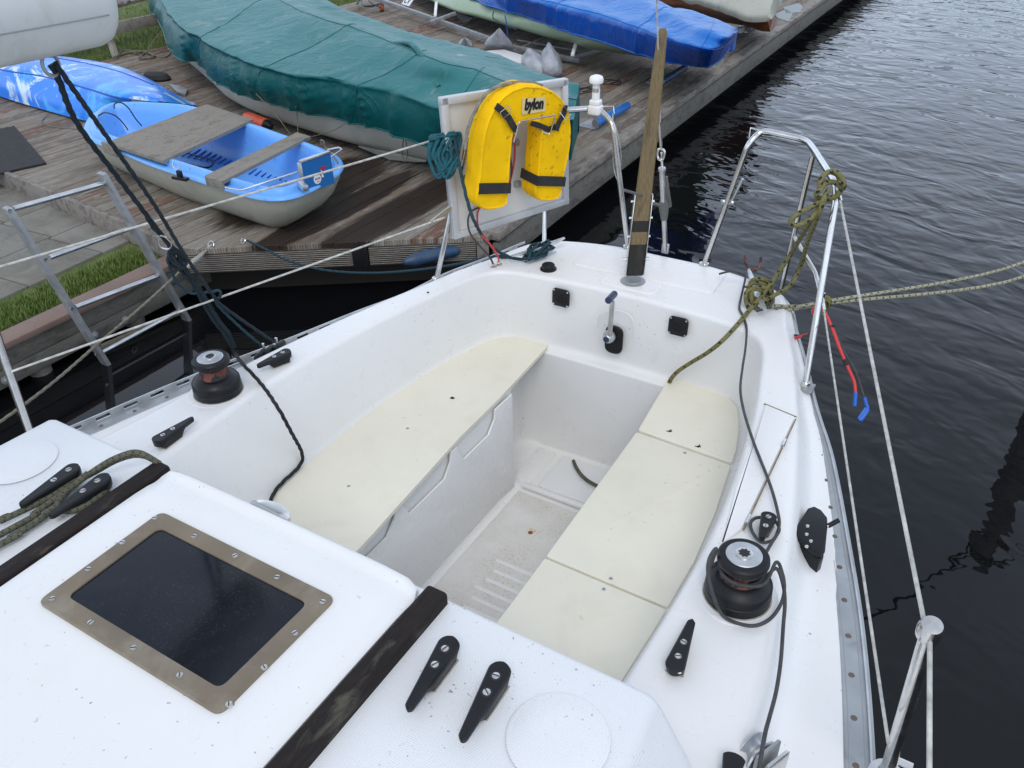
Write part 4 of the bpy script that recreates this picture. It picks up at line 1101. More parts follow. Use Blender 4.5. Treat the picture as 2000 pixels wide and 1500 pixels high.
add_tube(mb, [a, at(1197, 262, .39), at(1198, 320, .27), at(1206, 352, .22), at(1212, 330, .26), at(1212, 290, .34), at(1202, 245, .42)], .0016, M['wire'], 6); mb.build('loose_line', ppS)

# stanchions and lifelines ------------------------------------------------------
st = at(1818, 1228, .40); sbp = at(1728, 1520, -.1)
mb = MB(); add_tube(mb, [sbp+(sbp-st)*.03, st], .0105, M['steel'], 14, smooth=0)
add_lathe(mb, [(.0145, -.016), (.0150, .0), (.012, .010), (.004, .012)], M['steel'], T=frame_mat(st, (1, 0, 0), z=(st-sbp)), seg=20)
stp = mb.build('stanchion', boat)
mb = MB(); add_lathe(mb, [(.03, 0), (.028, .01), (.016, .016), (.014, .05)], M['steel'], T=frame_mat(sbp, (1, 0, 0), z=(st-sbp)), seg=20); add_tube(mb, [sbp+V((.006, .0, .055)), sbp+V((.03, 0, .055))], .006, M['steel'], 8, smooth=0); mb.build('stanchion_foot', stp)
s2b = at(70, 878, -.1); s2 = V((s2b.x-.04, s2b.y+.02, s2b.z+.42)); s2m = ad(0, 676, dep(s2b)-.12)
mb = MB(); d = (s2m-s2b).normalized(); s2 = s2b+d*.5
add_tube(mb, [s2b, s2], .0105, M['steel'], 14, smooth=0); sts = mb.build('stanchion', boat)
mb = MB(); add_lathe(mb, [(.024, -.004), (.022, .004), (.0145, .008), (.0135, .03)], M['steel'], T=frame_mat(s2b, (1, 0, 0), z=d), seg=20); mb.build('stanchion_foot', sts)
def line(nm, pts, r=.0026, m='wire', smooth=0): 
    mb = MB(); add_tube(mb, pts, r, M[m], 7, smooth=smooth); return mb.build(nm, boat)
tp = T1P+V((.006, -.006, -.015))
line('lifeline', [tp, st+V((-.006, .004, -.004)), st+V((.0, -.0, -.004))], .0030)
nxt = ad(1815, 1560, dep(st)-.1)
line('lifeline', [st+V((0, 0, -.005)), nxt], .0030)
pl = at(1606, 585, .11); lowm = st.lerp(sbp, .52)
line('lifeline', [pl, at(1735, 1452, .14)], .0026)
# turnbuckle on top line and lower line
mb = MB(); add_tube(mb, [tp, tp.lerp(st, .035)], .0055, M['steel'], 8, smooth=0); mb.build('lifeline_toggle', boat)
mb = MB(); add_tube(mb, [pl+V((0, 0, .02)), pl, pl.lerp(at(1735, 1452, .14), .05)], .0055, M['steel'], 8, smooth=0); mb.build('lifeline_toggle', boat)
us = at(888, 262, TZ-.03)
ue = ad(0, 521, dep(s2)+.02)
line('lifeline', [us, ue, ue+(ue-us)*.25], .0032)
mb = MB(); add_tube(mb, [at(922, 252, TZ-.02), us, us.lerp(ue, .03)], .0055, M['steel'], 8, smooth=0); mb.build('lifeline_toggle', boat)
ls_ = at(868, 425, .21); le = ad(22, 726, dep(s2m)+.02)
line('lifeline', [ls_, le], .0030)
mb = MB(); add_tube(mb, [at(884, 402, .22), at(862, 418, .21), ls_.lerp(le, .04)], .0055, M['steel'], 8, smooth=0); mb.build('lifeline_toggle', boat)

# port clutch and fairleads -----------------------------------------------------
cc = at(1583, 1040, -.03)
mb = MB()
ot = [at(x, y, -.035) for x, y in ((1578, 992), (1590, 988), (1604, 995), (1616, 1010), (1617, 1024), (1612, 1074), (1604, 1082), (1590, 1076), (1560, 1050), (1553, 1040), (1556, 1026))]
ob_ = [(p.x, p.y) for p in ot]
add_prism(mb, ob_, -.090, -.052, M['black'], bev=.004); add_prism(mb, [(cc.x+(x-cc.x)*.86, cc.y+(y-cc.y)*.9) for x, y in ob_], -.052, -.044, M['ink']); add_prism(mb, ob_, -.044, -.035, M['black'], bev=.003)
clu = mb.build('rope_clutch', boat)
Tc = frame_mat(V((cc.x, cc.y, -.0815)), (V(at(1600, 1000, -.03))-V(at(1572, 1078, -.03))), z=(0, 0, 1))
for x, y in ((.022, .010), (-.004, .006), (-.020, -.006), (-.040, -.002)):
    mb = MB(); add_lathe(mb, [(.0042, 0), (.0035, .0018), (.001, .0025)], M['steel'], T=Tc @ Matrix.Translation((x, y, .0465)), seg=14); mb.build('bolt', clu)
mb = MB(); a = Tc @ V((.028, -.012, .036)); b_ = at(1638, 1016, -.03); add_tube(mb, [a, a.lerp(b_, .6)], .0028, M['steel'], 8, smooth=0); add_tube(mb, [a.lerp(b_, .5), b_], .0052, M['black'], 10, smooth=0); mb.build('lever', clu)
# turning block near the bottom edge
mb = MB(); bc = at(1480, 1450, .0); 
Tb = frame_mat(V((bc.x, bc.y, -.055)), (at(1520, 1470, 0)-at(1478, 1430, 0)), z=(0, 0, 1))
Tw = Tb @ Matrix.Rotation(math.pi/2, 4, 'Y')
add_lathe(mb, [(.030, -.013), (.032, -.010), (.022, -.006), (.018, 0), (.022, .006), (.032, .010), (.030, .013)], M['alu'], T=Tw @ Matrix.Translation((-.028, 0, 0)), seg=30)
tbk = mb.build('turning_block', boat)
mb = MB(); vs, fs = box_vf(.008, .055, .07, .006); mb.add(vs, fs, M['galv'], T=Tb @ Matrix.Translation((.020, 0, .03))); mb.add(vs, fs, M['steel'], T=Tb @ Matrix.Translation((.038, 0, .026)))
add_box(mb, (bc.x+.03, bc.y-.04, -.066), (.06, .10, .02), M['steel'], rz=.4, bev=.005); mb.build('block_cheek', tbk)
cl((1436, 1472), (1418, 1540), -.01, sc=())
# socket/anchors for cable near gland etc.
def gland(px, py, z=0.0, nm='cable_gland'):
    c = at(px, py, z+.006); mb = MB(); add_lathe(mb, [(.0115, 0), (.011, .003), (.0065, .006), (.006, .013), (.004, .014)], M['steel'], c=(c.x, c.y, z), seg=18); mb.build(nm, boat); return V((c.x, c.y, z+.012))
g1 = gland(963, 518); g2 = gland(974, 514)
g3 = gland(1534, 662, -.045); g4 = gland(1536, 671, -.045)
# mooring cleats
def horn(a, b, nm='mooring_cleat', z=0.0, m='alu'):
    a = V(a); b = V(b); d = (b-a); L_ = d.length; T = frame_mat(V(((a.x+b.x)/2, (a.y+b.y)/2, z)), d, z=(0, 0, 1)); mb = MB(); rings = []
    for i in range(13):
        t = -1+2*i/12; hw = .0095*(1-abs(t)**3*.6)+.001; zc = .030+.006*abs(t)**2; th = .008*(1-abs(t)**2*.55)
        rings.append([V((t*L_/2, hw*math.cos(q), zc+th*math.sin(q))) for q in [2*math.pi*k/10 for k in range(10)]])
    vs, fs = loft_vf(rings, True, True); mb.add(vs, fs, M[m], T=T)
    for s in (-1, 1):
        vs, fs = box_vf(.02, .016, .03, .003); mb.add(vs, fs, M[m], T=T @ Matrix.Translation((s*L_*.2, 0, .014)))
    vs, fs = box_vf(L_*.6, .028, .004, .001); mb.add(vs, fs, M[m], T=T @ Matrix.Translation((0, 0, .002))); return mb.build(nm, boat)
horn(at(1000, 503, .03), at(1102, 468, .03)); horn(at(1462, 528, .035), at(1494, 608, .03))
mb = MB(); c0_ = at(1540, 612, -.03); add_box(mb, (c0_.x+.008, c0_.y, -.055), (.03, .075, .012), M['galv'], rz=.45, bev=.004)
add_tube(mb, [at(1531, 585, -.02), at(1541, 606, -.02)], .006, M['galv'], 8, smooth=0); mb.build('fairlead', boat)
mb = MB(); c = at(1470, 525, .02)
hk = [at(1455, 500, .065), at(1457, 515, .05), at(1465, 524, .04), at(1475, 528, .04), at(1484, 520, .05), at(1486, 503, .065)]
add_tube(mb, hk, .0042, M['winchred'], 8); add_tube(mb, [at(1464, 538, .0), at(1466, 526, .036)], .004, M['winchred'], 8, smooth=0); mb.build('crutch_hook', boat)
# sheet blocks on the starboard rail
mb = MB()
for px, py in ((508, 690), (525, 681), (545, 672)):
    c = at(px, py, -.04); add_box(mb, (c.x, c.y, -.055), (.018, .05, .036), M['black'], rz=.25, bev=.006)
for px, py in ((515, 678), (540, 667)):
    c = at(px, py, -.03); add_tube(mb, [c+V((0, .0, -.02)), c+V((0, 0, .012))], .004, M['steel'], 8, smooth=0)
mb.build('sheet_block', boat)

# ================================================================== BOOM
be = ad(182, -8, 1.46)
bd = V((.36, -2.9, .10)).normalized()
up = V((0, 0, 1)); bs_ = bd.cross(up).normalized()
bo = thing('boom', 'thick pale painted boom with a rounded end, hanging over the starboard side', 'boom', tuple(be))
mb = MB(); rings = []
def bring(c, k): return [c+bs_*math.cos(a)*.062*k+up*(math.sin(a)*.080*k) for a in [2*math.pi*i/28 for i in range(28)]]
for t, k in ((0, .80), (.003, .90), (.008, .955), (.018, .99), (.03, 1), (.8, 1), (2.6, 1)):
    rings.append(bring(be+bd*t, k))
add_loft(mb, rings, M['boom'], caps=True); mb.build('spar', bo, sharp=60)
mb = MB()
for a in (-.30, math.pi+.30):
    pts = [be+bd*t+bs_*math.cos(a)*.0622+up*math.sin(a)*.0803 for t in (.03, .5, 1.2, 2.6)]; add_tube(mb, pts, .0012, M['galv'], 5, smooth=0)
mb.build('seam', bo)
eb = be+bd*.125-up*.080
mb = MB(); eyec = eb-up*.012
add_tube(mb, [eyec+bd*.016*math.cos(a)+up*.018*math.sin(a) for a in [2*math.pi*i/12 for i in range(12)]], .0032, M['galv'], 8, smooth=3, closed=True)
mb.build('eye_ring', bo)

# ================================================================== ROPES
def rope(label, paths, r, m, laid=True, name='rope', group=None, smooth=8):
    mb = MB()
    for p in paths: add_rope(mb, p, r, M[m], laid, smooth=smooth)
    return tag(mb.build(name, sharp=80), label, 'rope', group)
E0 = eyec-up*.012
zB = dep(at(535, 685, -.05)); z0 = dep(E0)
ex, ey = 1000+FPX*(E0-CP).dot(CR)/z0, 750-FPX*(E0-CP).dot(CU)/z0
print('EYE px', ex, ey)
def dz_(py): t = max(0, min(1, (py-ey)/(680-ey))); return z0+(zB-z0)*t
def mp(px, py, o=0): return ad(px, py, dz_(py)+o)
rr_ = .0047
mb = MB()
add_rope(mb, [E0+V((0, .0, .012)), mp(ex+10, ey+12), mp(150, 240), mp(225, 340), mp(290, 425), mp(318, 462), mp(338, 492)], rr_*1.12, M['r_navy'])
add_rope(mb, [E0+V((0, .01, .012)), mp(ex+22, ey+8), mp(200, 255), mp(300, 398), mp(362, 500), mp(415, 575), mp(440, 602), mp(535, 668)], rr_*.95, M['r_navy'])
add_rope(mb, [mp(282, 415, -.006), mp(300, 445, -.006), mp(325, 470, -.006), mp(345, 492, -.006)], rr_*1.0, M['r_navy'])
# knot bundle
rnd = random.Random(12)
kc = mp(345, 508)
for i in range(7):
    ax1 = V((rnd.gauss(0, 1), rnd.gauss(0, 1), rnd.gauss(0, 1))).normalized(); ax2 = ax1.orthogonal().normalized()
    ax2 = (Matrix.Rotation(rnd.uniform(0, 6), 3, ax1) @ ax2); ax3 = ax1.cross(ax2); c = kc+V((rnd.gauss(0, .006), rnd.gauss(0, .006), rnd.gauss(0, .010)))
    add_rope(mb, [c+ax2*math.cos(a)*.021+ax3*math.sin(a)*.015 for a in [2*math.pi*k/9 for k in range(9)]], rr_*.85, M['r_navy'], closed=True, smooth=4)
add_rope(mb, [mp(330, 520), mp(345, 550), mp(372, 572), mp(408, 570), mp(428, 568), mp(430, 580, .01), mp(422, 592, .01), mp(470, 640), mp(512, 676)], rr_*.78, M['r_dteal'])
add_rope(mb, [mp(350, 525), mp(378, 556), mp(398, 592), mp(418, 626), mp(436, 648), mp(452, 675)], rr_*1.25, M['r_navy'])
add_rope(mb, [mp(358, 520), mp(388, 562), mp(404, 588), mp(430, 630), mp(446, 650), mp(458, 678)], rr_*1.15, M['r_navy'])
tag(mb.build('mainsheet', sharp=80), 'doubled navy mainsheet rope hanging from the pale boom to the starboard rail, knotted halfway', 'rope')
mb = MB(); add_tube(mb, [mp(309, 462, -.012), mp(313, 482, -.012), mp(330, 486, -.012), mp(334, 476, -.012), mp(322, 463, -.012)], .0022, M['steel'], 8, smooth=4, closed=True)
obj1('shackle', mb, 'small bright steel shackle above the knot of the navy mainsheet', 'shackle')
blk = [mp(450, 672), mp(462, 695), at(478, 715, .03), at(500, 738, .012), at(522, 765, .010), at(545, 800, .006), at(556, 820, -.03), at(572, 850, -.10), at(588, 880, -.19), at(590, 900, -.235), at(578, 918, -.243), at(556, 938, -.243), at(538, 958, -.243), at(528, 978, -.243)]
rope('black laid rope tail running over the starboard coaming onto the cream seat', [blk], .0046, 'r_black')

# teal hank on the lifeline and its tail
hk = V(at(872, 266, TZ-.03)); hk = us.lerp(ue, .045)
hd = dep(us)-.075
mb = MB(); rnd = random.Random(21)
for i in range(9):
    x0 = 842+i*6.0; x1 = x0+rnd.uniform(-4, 4); yb = 345+rnd.uniform(-12, 14)-(abs(i-4)*2); w_ = rnd.uniform(10, 17)
    o = rnd.uniform(-.012, .012); top_ = 266-.10*(i*6)
    xm = 868+(i-4)*3.2
    add_rope(mb, [ad(x0, top_+6, hd+.012), ad(x0+1, top_-1, hd+o), ad(xm-w_-4, 300, hd-.008+o), ad(xm-w_+2, yb-18, hd+o), ad(xm-2, yb, hd+o), ad(xm+w_, yb-20, hd+o), ad(xm+w_+1, 302, hd+.010+o), ad(x0+10, top_+8, hd+.014), ad(x0+7, top_-2, hd+.004)], .0050, M['r_teal'], smooth=6)
for y in (268, 272): add_rope(mb, [ad(838, y+2, hd-.012), ad(862, y-5, hd-.016), ad(888, y-9, hd-.012)], .005, M['r_teal'])
hank = tag(mb.build('coiled_rope', sharp=80), 'teal rope hanging in a coiled hank over the upper starboard lifeline', 'rope')
tail = [ad(886, 262, hd), ad(893, 300, hd), ad(903, 350, hd-.01), ad(915, 400, hd-.01), ad(930, 440, hd), at(952, 474, .06), at(975, 492, .03), at(1005, 505, .012), at(1030, 504, .014), at(1045, 494, .034)]
mb = MB(); add_rope(mb, tail, .0050, M['r_dteal'])
c0_, c1_ = at(1022, 496, .034), at(1078, 480, .034); dcl = c1_-c0_
rnd = random.Random(31); n_ = V((-dcl.y, dcl.x, 0)).normalized()
for i in range(7):
    q = [c0_+dcl*(.05+.95*rnd.random()), c0_+dcl*rnd.uniform(.6, 1.05), c0_+dcl*rnd.uniform(.2, .7), c0_+dcl*rnd.uniform(-.05, .3)]
    z_ = [rnd.uniform(-.018, .016) for _ in range(4)]; o_ = [rnd.uniform(-.026, -.012), rnd.uniform(-.006, .02), rnd.uniform(.012, .030), rnd.uniform(-.016, .008)]
    add_rope(mb, [p+n_*o+V((0, 0, z)) for p, o, z in zip(q, o_, z_)], .0046, M['r_dteal'], closed=True, smooth=6)
tag(mb.build('rope', sharp=80), 'dark teal rope tail wound in turns round the aft starboard cleat', 'rope')
gl = [ad(483, 470, dep(at(483, 470, DZ))), at(520, 487, -.60), at(560, 508, -.62), at(620, 525, -.62), at(680, 532, -.60), at(740, 533, -.52), at(800, 529, -.40), at(850, 523, -.28), at(905, 514, -.16), at(960, 502, -.02), at(1000, 503, .02)]
mb = MB(); add_rope(mb, gl, .0058, M['r_dteal']); 
tag(mb.build('mooring_line', sharp=80), 'slack dark green mooring line from the dock ring to the starboard quarter', 'rope')
# rings on the dock edge
def eyering(px, py, label, r=.014):
    c = at(px, py, DZ+.012); mb = MB()
    add_tube(mb, [c+V((math.cos(a)*r, math.sin(a)*r*.6, math.sin(a)*r*.8)) for a in [2*math.pi*k/12 for k in range(12)]], .0028, M['steel'], 8, smooth=3, closed=True)
    add_tube(mb, [c+V((0, 0, -.014)), c+V((0, .004, .016))], .004, M['steel'], 8, smooth=0)
    return obj1('mooring_ring', mb, label, 'mooring ring')
eyering(475, 470, 'steel ring on the dock edge holding the dark green mooring line')
eyering(412, 478, 'grey shackle ring at the dock corner holding the pale mooring line', .02)
wl = [at(410, 480, -.615), at(392, 498, -.60), ad(375, 512, 2.95), ad(352, 530, 2.85)]
wl2 = [ad(352, 530, 2.85), ad(280, 596, 2.7), ad(200, 664, 2.5), ad(100, 750, 2.28), ad(-20, 838, 2.08), ad(-200, 960, 1.9), V((-1.14, -.88, -.05))]
mb = MB(); add_rope(mb, wl, .0085, M['r_white'], False); add_rope(mb, [p+V((.02, .0, .01)) for p in wl[:3]]+[wl[3]], .0075, M['r_white'], False); add_rope(mb, wl2, .0040, M['r_old'], True)
tag(mb.build('mooring_line', sharp=80), 'dirty pale mooring line from the dock corner down past the ladder towards the bow', 'rope')

# old garage rope round the inner roof cleat
zr = .184+.007
mb = MB()
add_rope(mb, [at(318, 912, .19), at(290, 893, .215), at(262, 889, .22), at(225, 900, .215), at(185, 922, .20), at(140, 945, .195), at(90, 975, .193), at(0, 1018, .193), at(-60, 1045, .193), V((-.60, -.30, .193)), V((-.58, -.9, .193))], .0060, M['r_grey'], False)
add_rope(mb, [at(312, 906, .20), at(270, 884, .228), at(230, 893, .226), at(190, 915, .212), at(135, 955, .196), at(70, 1000, .193), at(-20, 1055, .193), V((-.56, -.30, .193)), V((-.54, -.9, .193))], .0060, M['r_grey'], False)
add_rope(mb, [at(172, 925, .21), at(140, 950, .194), at(118, 975, .192), at(112, 990, .192), at(130, 998, .192), at(165, 990, .192), at(200, 965, .192), at(213, 945, .192), at(205, 930, .196)], .0062, M['r_grey'], False)
add_rope(mb, [at(115, 985, .193), at(70, 1020, .193), at(20, 1050, .193), at(-30, 1080, .193), V((-.52, -.25, .193)), V((-.50, -.9, .193))], .0062, M['r_grey'], False)
tag(mb.build('rope', sharp=80), 'weathered grey green braided rope wound round the cleats at the left of the roof', 'rope')

# olive flecked rope on the port quarter
hc = at(1478, 568, .04)
hz = dep(hc)
def oz(px, py, o=0): return ad(px, py, hz+o)
dT = dep(T1P)
mb = MB(); OL = .0066
# turns round the horn cleat
for i, (dx, dy, o) in enumerate(((0, 0, -.02), (6, 8, -.028), (-5, 12, -.022), (4, -8, -.02))):
    add_rope(mb, [oz(1462+dx, 560+dy, o), oz(1480+dx, 552+dy, o-.01), oz(1500+dx, 562+dy, o), oz(1502+dx, 585+dy, o+.02), oz(1485+dx, 600+dy, o+.02), oz(1466+dx, 588+dy, o+.01)], OL, M['r_olive'], False, closed=True, smooth=5)
add_rope(mb, [oz(1466, 610, .0), oz(1490, 575, -.035), oz(1510, 548, -.04), ad(1545, 495, hz-.03), ad(1575, 445, (hz+dT)/2-.02), ad(1600, 405, dT-.02), ad(1618, 370, dT-.018)], OL, M['r_olive'], False)
add_rope(mb, [oz(1478, 592, -.03), oz(1510, 578, -.03), oz(1545, 555, -.02), ad(1565, 515, hz-.02), ad(1578, 470, (hz+dT)/2-.01), ad(1598, 420, dT-.02), ad(1612, 385, dT-.02)], OL, M['r_olive'], False)
# wraps at the top corner
wc = [(1602, 350), (1612, 340), (1626, 334), (1640, 342), (1648, 356), (1646, 368), (1630, 356), (1612, 358), (1602, 372), (1594, 378), (1597, 386), (1612, 388), (1632, 384), (1642, 372)]
add_rope(mb, [ad(x, y, dT-.022+.012*math.sin(i*1.3)) for i, (x, y) in enumerate(wc)], OL, M['r_olive'], False)
add_rope(mb, [ad(1600, 372, dT-.02), ad(1604, 350, dT-.03), ad(1618, 336, dT-.022), ad(1634, 340, dT+.01), ad(1640, 352, dT+.02)], OL, M['r_olive'], False)
# hanging loop
add_rope(mb, [ad(1606, 392, dT-.02), ad(1585, 404, dT-.03), ad(1558, 418, dT-.03), ad(1544, 432, dT-.03), ad(1548, 440, dT-.03), ad(1565, 438, dT-.03), ad(1585, 425, dT-.03), ad(1600, 404, dT-.02)], OL*.95, M['r_olive'], False)
# diagonal down into the cockpit
add_rope(mb, [oz(1484, 582, -.035), at(1462, 608, .012), at(1435, 640, .010), at(1408, 668, -.02), at(1380, 690, -.08), at(1350, 708, -.15), at(1322, 727, -.20), at(1308, 745, -.245), at(1306, 760, -.29)], OL, M['r_olive'], False)
tag(mb.build('rope', sharp=80), 'olive black flecked rope tied round the port pushpit corner, cleat and down into the cockpit', 'rope')
# pair of lines to the pile
pb = at(1905, 1115, WZ-1.05); PX, PY = pb.x+.005, pb.y
pt_ = V((PX, PY, WZ+.93))
mb = MB()
s_a = at(1508, 596, .02); m1 = at(1546, 598, .0)
add_rope(mb, [s_a, m1, ad(1620, 588, dep(m1)+.02), ad(2000, 512, dep(pt_)*.93), pt_+V((-.06, -.02, .03))], .0056, M['r_pale'], False)
add_rope(mb, [at(1512, 604, .0), at(1546, 604, -.01), ad(1620, 592, dep(m1)+.03), ad(2000, 540, dep(pt_)*.93), pt_+V((-.06, .02, -.05))], .0060, M['r_pale'], False)
for s in (0, 6): add_rope(mb, [ad(1610, 582+s, dep(m1)+.0), ad(1616, 580+s, dep(m1)), ad(1622, 590+s, dep(m1)), ad(1614, 598+s, dep(m1)+.02)], .0052, M['r_olive'], False, closed=True, smooth=5)
add_rope(mb, [ad(1612, 596, dep(m1)), ad(1607, 606, dep(m1)), ad(1606, 616, dep(m1))], .004, M['r_olive'], False)
for k in range(3): add_rope(mb, [pt_+V((math.cos(a)*.066, math.sin(a)*.066, .03-.03*k)) for a in [2*math.pi*i/12 for i in range(12)]], .006, M['r_pale'], False, closed=True, smooth=3)
add_rope(mb, [pt_+V((.07, 0, 0)), pt_+V((.8, .5, -.2)), pt_+V((2.6, 1.6, -.2))], .006, M['r_pale'], False)
tag(mb.build('mooring_line', sharp=80), 'pair of pale flecked mooring lines leading from the port quarter to the right', 'rope')
pi_ = thing('mooring_pile', 'dark timber mooring pile standing in the water off the port quarter', 'pile', (PX, PY, WZ))
mb = MB(); add_lathe(mb, [(.062, -1.5), (.060, WZ+1.0), (.056, WZ+1.05), (.02, WZ+1.06)], M['beam'], c=(PX, PY, 0), seg=20); mb.build('post', pi_)

# grey cord from the crutch to the port winch
cz = .006
cord = [at(1478, 608, .03), at(1500, 600, .03), at(1508, 588, .03), at(1500, 572, .035), at(1470, 562, .05), at(1450, 560, .05)]
cord2 = [at(1405, 535, .03), at(1428, 530, .05), at(1450, 535, .045), at(1456, 540, .04), at(1450, 570, .02), at(1444, 600, .008), at(1450, 615, .006), at(1458, 640, .005), at(1456, 680, .004), at(1450, 720, .004), at(1446, 760, .006), at(1452, 800, .010), at(1467, 850, .014), at(1482, 890, .014), at(1498, 930, .014), at(1510, 965, .010), at(1519, 1000, .010), at(1522, 1025, .012), at(1514, 1050, .010),
         at(1502, 1058, .010), at(1485, 1058, .010), at(1470, 1040, .010), at(1466, 1022, .010), at(1475, 1012, .012), at(1490, 1011, .014), at(1512, 1016, .010), at(1522, 1034, .010), at(1512, 1052, .02)]
wz = dep(wP+V((0, 0, .07)))
def wp(a, r, z): return wP+V((math.cos(a)*r, math.sin(a)*r, z))
cord3 = [at(1512, 1052, .02), wp(1.2, .062, .05)]+[wp(1.2-k*.45, .0395, .060+.0012*k) for k in range(1, 22)]
cord4 = [wp(2.9, .041, .066), wp(3.5, .054, .064), ad(1399, 1072, wz-.03), ad(1386, 1090, wz-.09), ad(1383, 1120, wz-.09), ad(1392, 1160, wz-.09), at(1410, 1200, .012), at(1440, 1217, .008), at(1475, 1222, .008), at(1505, 1208, .008), at(1525, 1180, .02), at(1532, 1150, .03), at(1528, 1120, .04), at(1516, 1098, .06), wp(-.4, .05, .07), wp(-1.4, .04, .068), wp(-2.4, .04, .066)]
cord5 = [wp(-.2, .042, .062), at(1516, 1110, .05), at(1530, 1145, .03), at(1533, 1180, .02), at(1530, 1220, .0), at(1525, 1290, .0), at(1516, 1350, .0), at(1503, 1400, .01), at(1495, 1430, .03), at(1486, 1480, .04), at(1478, 1540, .04)]
for c in (cord,): pass
mb = MB()
for c in (cord, cord2, cord3, cord4, cord5): add_rope(mb, c, .0034, M['r_cord'], False)
tag(mb.build('cord', sharp=80), 'thin dark grey cord from the port quarter round the port winch and forward', 'cord')
# short bit of rope lying in the cockpit
mb = MB(); add_rope(mb, [at(1120, 900, -.635), at(1125, 912, -.632), at(1135, 927, -.632), at(1150, 940, -.632), at(1172, 952, -.632)], .0062, M['r_grey'], False)
tag(mb.build('rope', sharp=80), 'short frayed bit of green rope lying on the cockpit sole', 'rope')

# electric cables
_rn = V((-.932, .363, 0))
def BP(px, py): return apl(px, py, V((-.48, 2.05, .3))+_rn*.048, _rn)
def cable(mb, pts, m, r=.0030): add_tube(mb, pts, r, M[m], 8)
sd_ = dep(at(940, 440, .2))
c = thing('electric_cable', 'red and black cable pair looping from the deck glands up to the starboard board', 'cable', tuple(g1))
mb = MB(); cable(mb, [g2, at(972, 500, .05), at(958, 478, .10), at(938, 455, .15), BP(932, 425), BP(938, 405), BP(960, 392), BP(988, 372), BP(1002, 330), BP(1006, 290), BP(1004, 262)], 'red'); mb.build('red_core', c)
mb = MB(); cable(mb, [g1, at(955, 500, .05), at(935, 478, .10), at(918, 455, .14), BP(914, 430), BP(922, 412), BP(945, 402), BP(985, 386), BP(999, 340), BP(996, 300), BP(1000, 268)], 'r_cord', .0032); mb.build('black_core', c)
d0 = dep(at(1610, 600, .10))
c = thing('electric_cable', 'red and black cable pair with blue taped ends hanging from the port pushpit leg', 'cable', tuple(g3))
mb = MB(); cable(mb, [g4, at(1550, 662, -.03), at(1570, 655, .0), at(1588, 648, .03), ad(1592, 620, d0), ad(1588, 610, d0), ad(1590, 602, d0-.02), ad(1600, 600, d0-.03), ad(1612, 612, d0-.03), ad(1627, 645, d0-.03), ad(1642, 685, d0-.03), ad(1658, 722, d0-.03), ad(1668, 745, d0-.03), ad(1671, 770, d0-.03)], 'red', .0042); mb.build('red_core', c)
mb = MB(); cable(mb, [g3, at(1550, 655, -.03), at(1570, 656, .0), at(1582, 650, .03), ad(1590, 628, d0+.01), ad(1592, 612, d0+.01), ad(1602, 604, d0-.02), ad(1613, 616, d0-.02), ad(1632, 652, d0-.02), ad(1650, 690, d0-.02), ad(1668, 720, d0-.02), ad(1680, 752, d0-.02), ad(1688, 778, d0-.02)], 'r_cord', .0034); mb.build('black_core', c)
mb = MB(); add_tube(mb, [ad(1671, 766, d0-.03), ad(1670, 780, d0-.03), ad(1669, 793, d0-.03)], .0052, M['bluec'], 8, smooth=0); mb.build('tape_end', c)
mb = MB(); add_tube(mb, [ad(1688, 776, d0-.02), ad(1692, 790, d0-.02), ad(1694, 798, d0-.02), ad(1688, 812, d0-.02), ad(1678, 821, d0-.02)], .005, M['bluec'], 8, smooth=3, rs=None); add_bar(mb, ad(1694, 798, d0-.022), ad(1679, 820, d0-.022), .016, .004, M['bluec'], up=-CF); mb.build('tape_end', c)
mb = MB(); add_tube(mb, [ad(1650, 701, d0-.028), ad(1654, 713, d0-.028)], .0078, M['strap'], 10, smooth=0); mb.build('tape_band', c)
mb = MB(); add_tube(mb, [ad(1622, 637, d0-.036), ad(1632, 636, d0-.036)], .0022, M['strap'], 6, smooth=0); add_tube(mb, [ad(1624, 634, d0-.028), ad(1625, 640, d0-.028)], .0062, M['strap'], 10, smooth=0); mb.build('cable_tie', c)

# ================================================================== BOARD AND LIFEBUOY
rn = V((-.932, .363, 0))      # outboard normal of the starboard pushpit rail
pp0 = V((-.48, 2.05, .3))+rn*.062
def bp_(px, py, o=0): return apl(px, py, pp0, rn)+rn*o
bd_ = thing('framed_board', 'dirty white board in an aluminium frame standing outside the starboard pushpit', 'board', tuple(bp_(995, 430)))
q4 = [bp_(858, 190), bp_(1105, 152), bp_(1107, 396), bp_(884, 466)]
mb = MB(); mb.add([p for p in q4]+[p+rn*.006 for p in q4], [[0, 1, 2, 3], [7, 6, 5, 4], [0, 4, 5, 1], [1, 5, 6, 2], [2, 6, 7, 3], [3, 7, 4, 0]], M['board']); mb.build('panel', bd_)
for i in range(4):
    a, b = q4[i], q4[(i+1) % 4]; mid = (q4[0]+q4[1]+q4[2]+q4[3])/4; iw = ((mid-(a+b)/2)); e = (b-a).normalized(); iw = (iw-e*iw.dot(e)).normalized()
    mb = MB(); add_bar(mb, a+iw*.011-rn*.002+e*.002*(i % 2), b+iw*.011-rn*.002-e*.002*(i % 2), .022, .022, M['frame'], up=rn, bev=.0015); mb.build('frame_bar', bd_)
for t0 in (.30, .62):
    mb = MB(); a = q4[0].lerp(q4[1], .55); b = q4[3].lerp(q4[2], .55); p = a.lerp(b, t0+.1); add_box(mb, p-rn*.006, (.02, .02, .02), M['galv'], bev=.002)
    mb.build('clip', bd_)

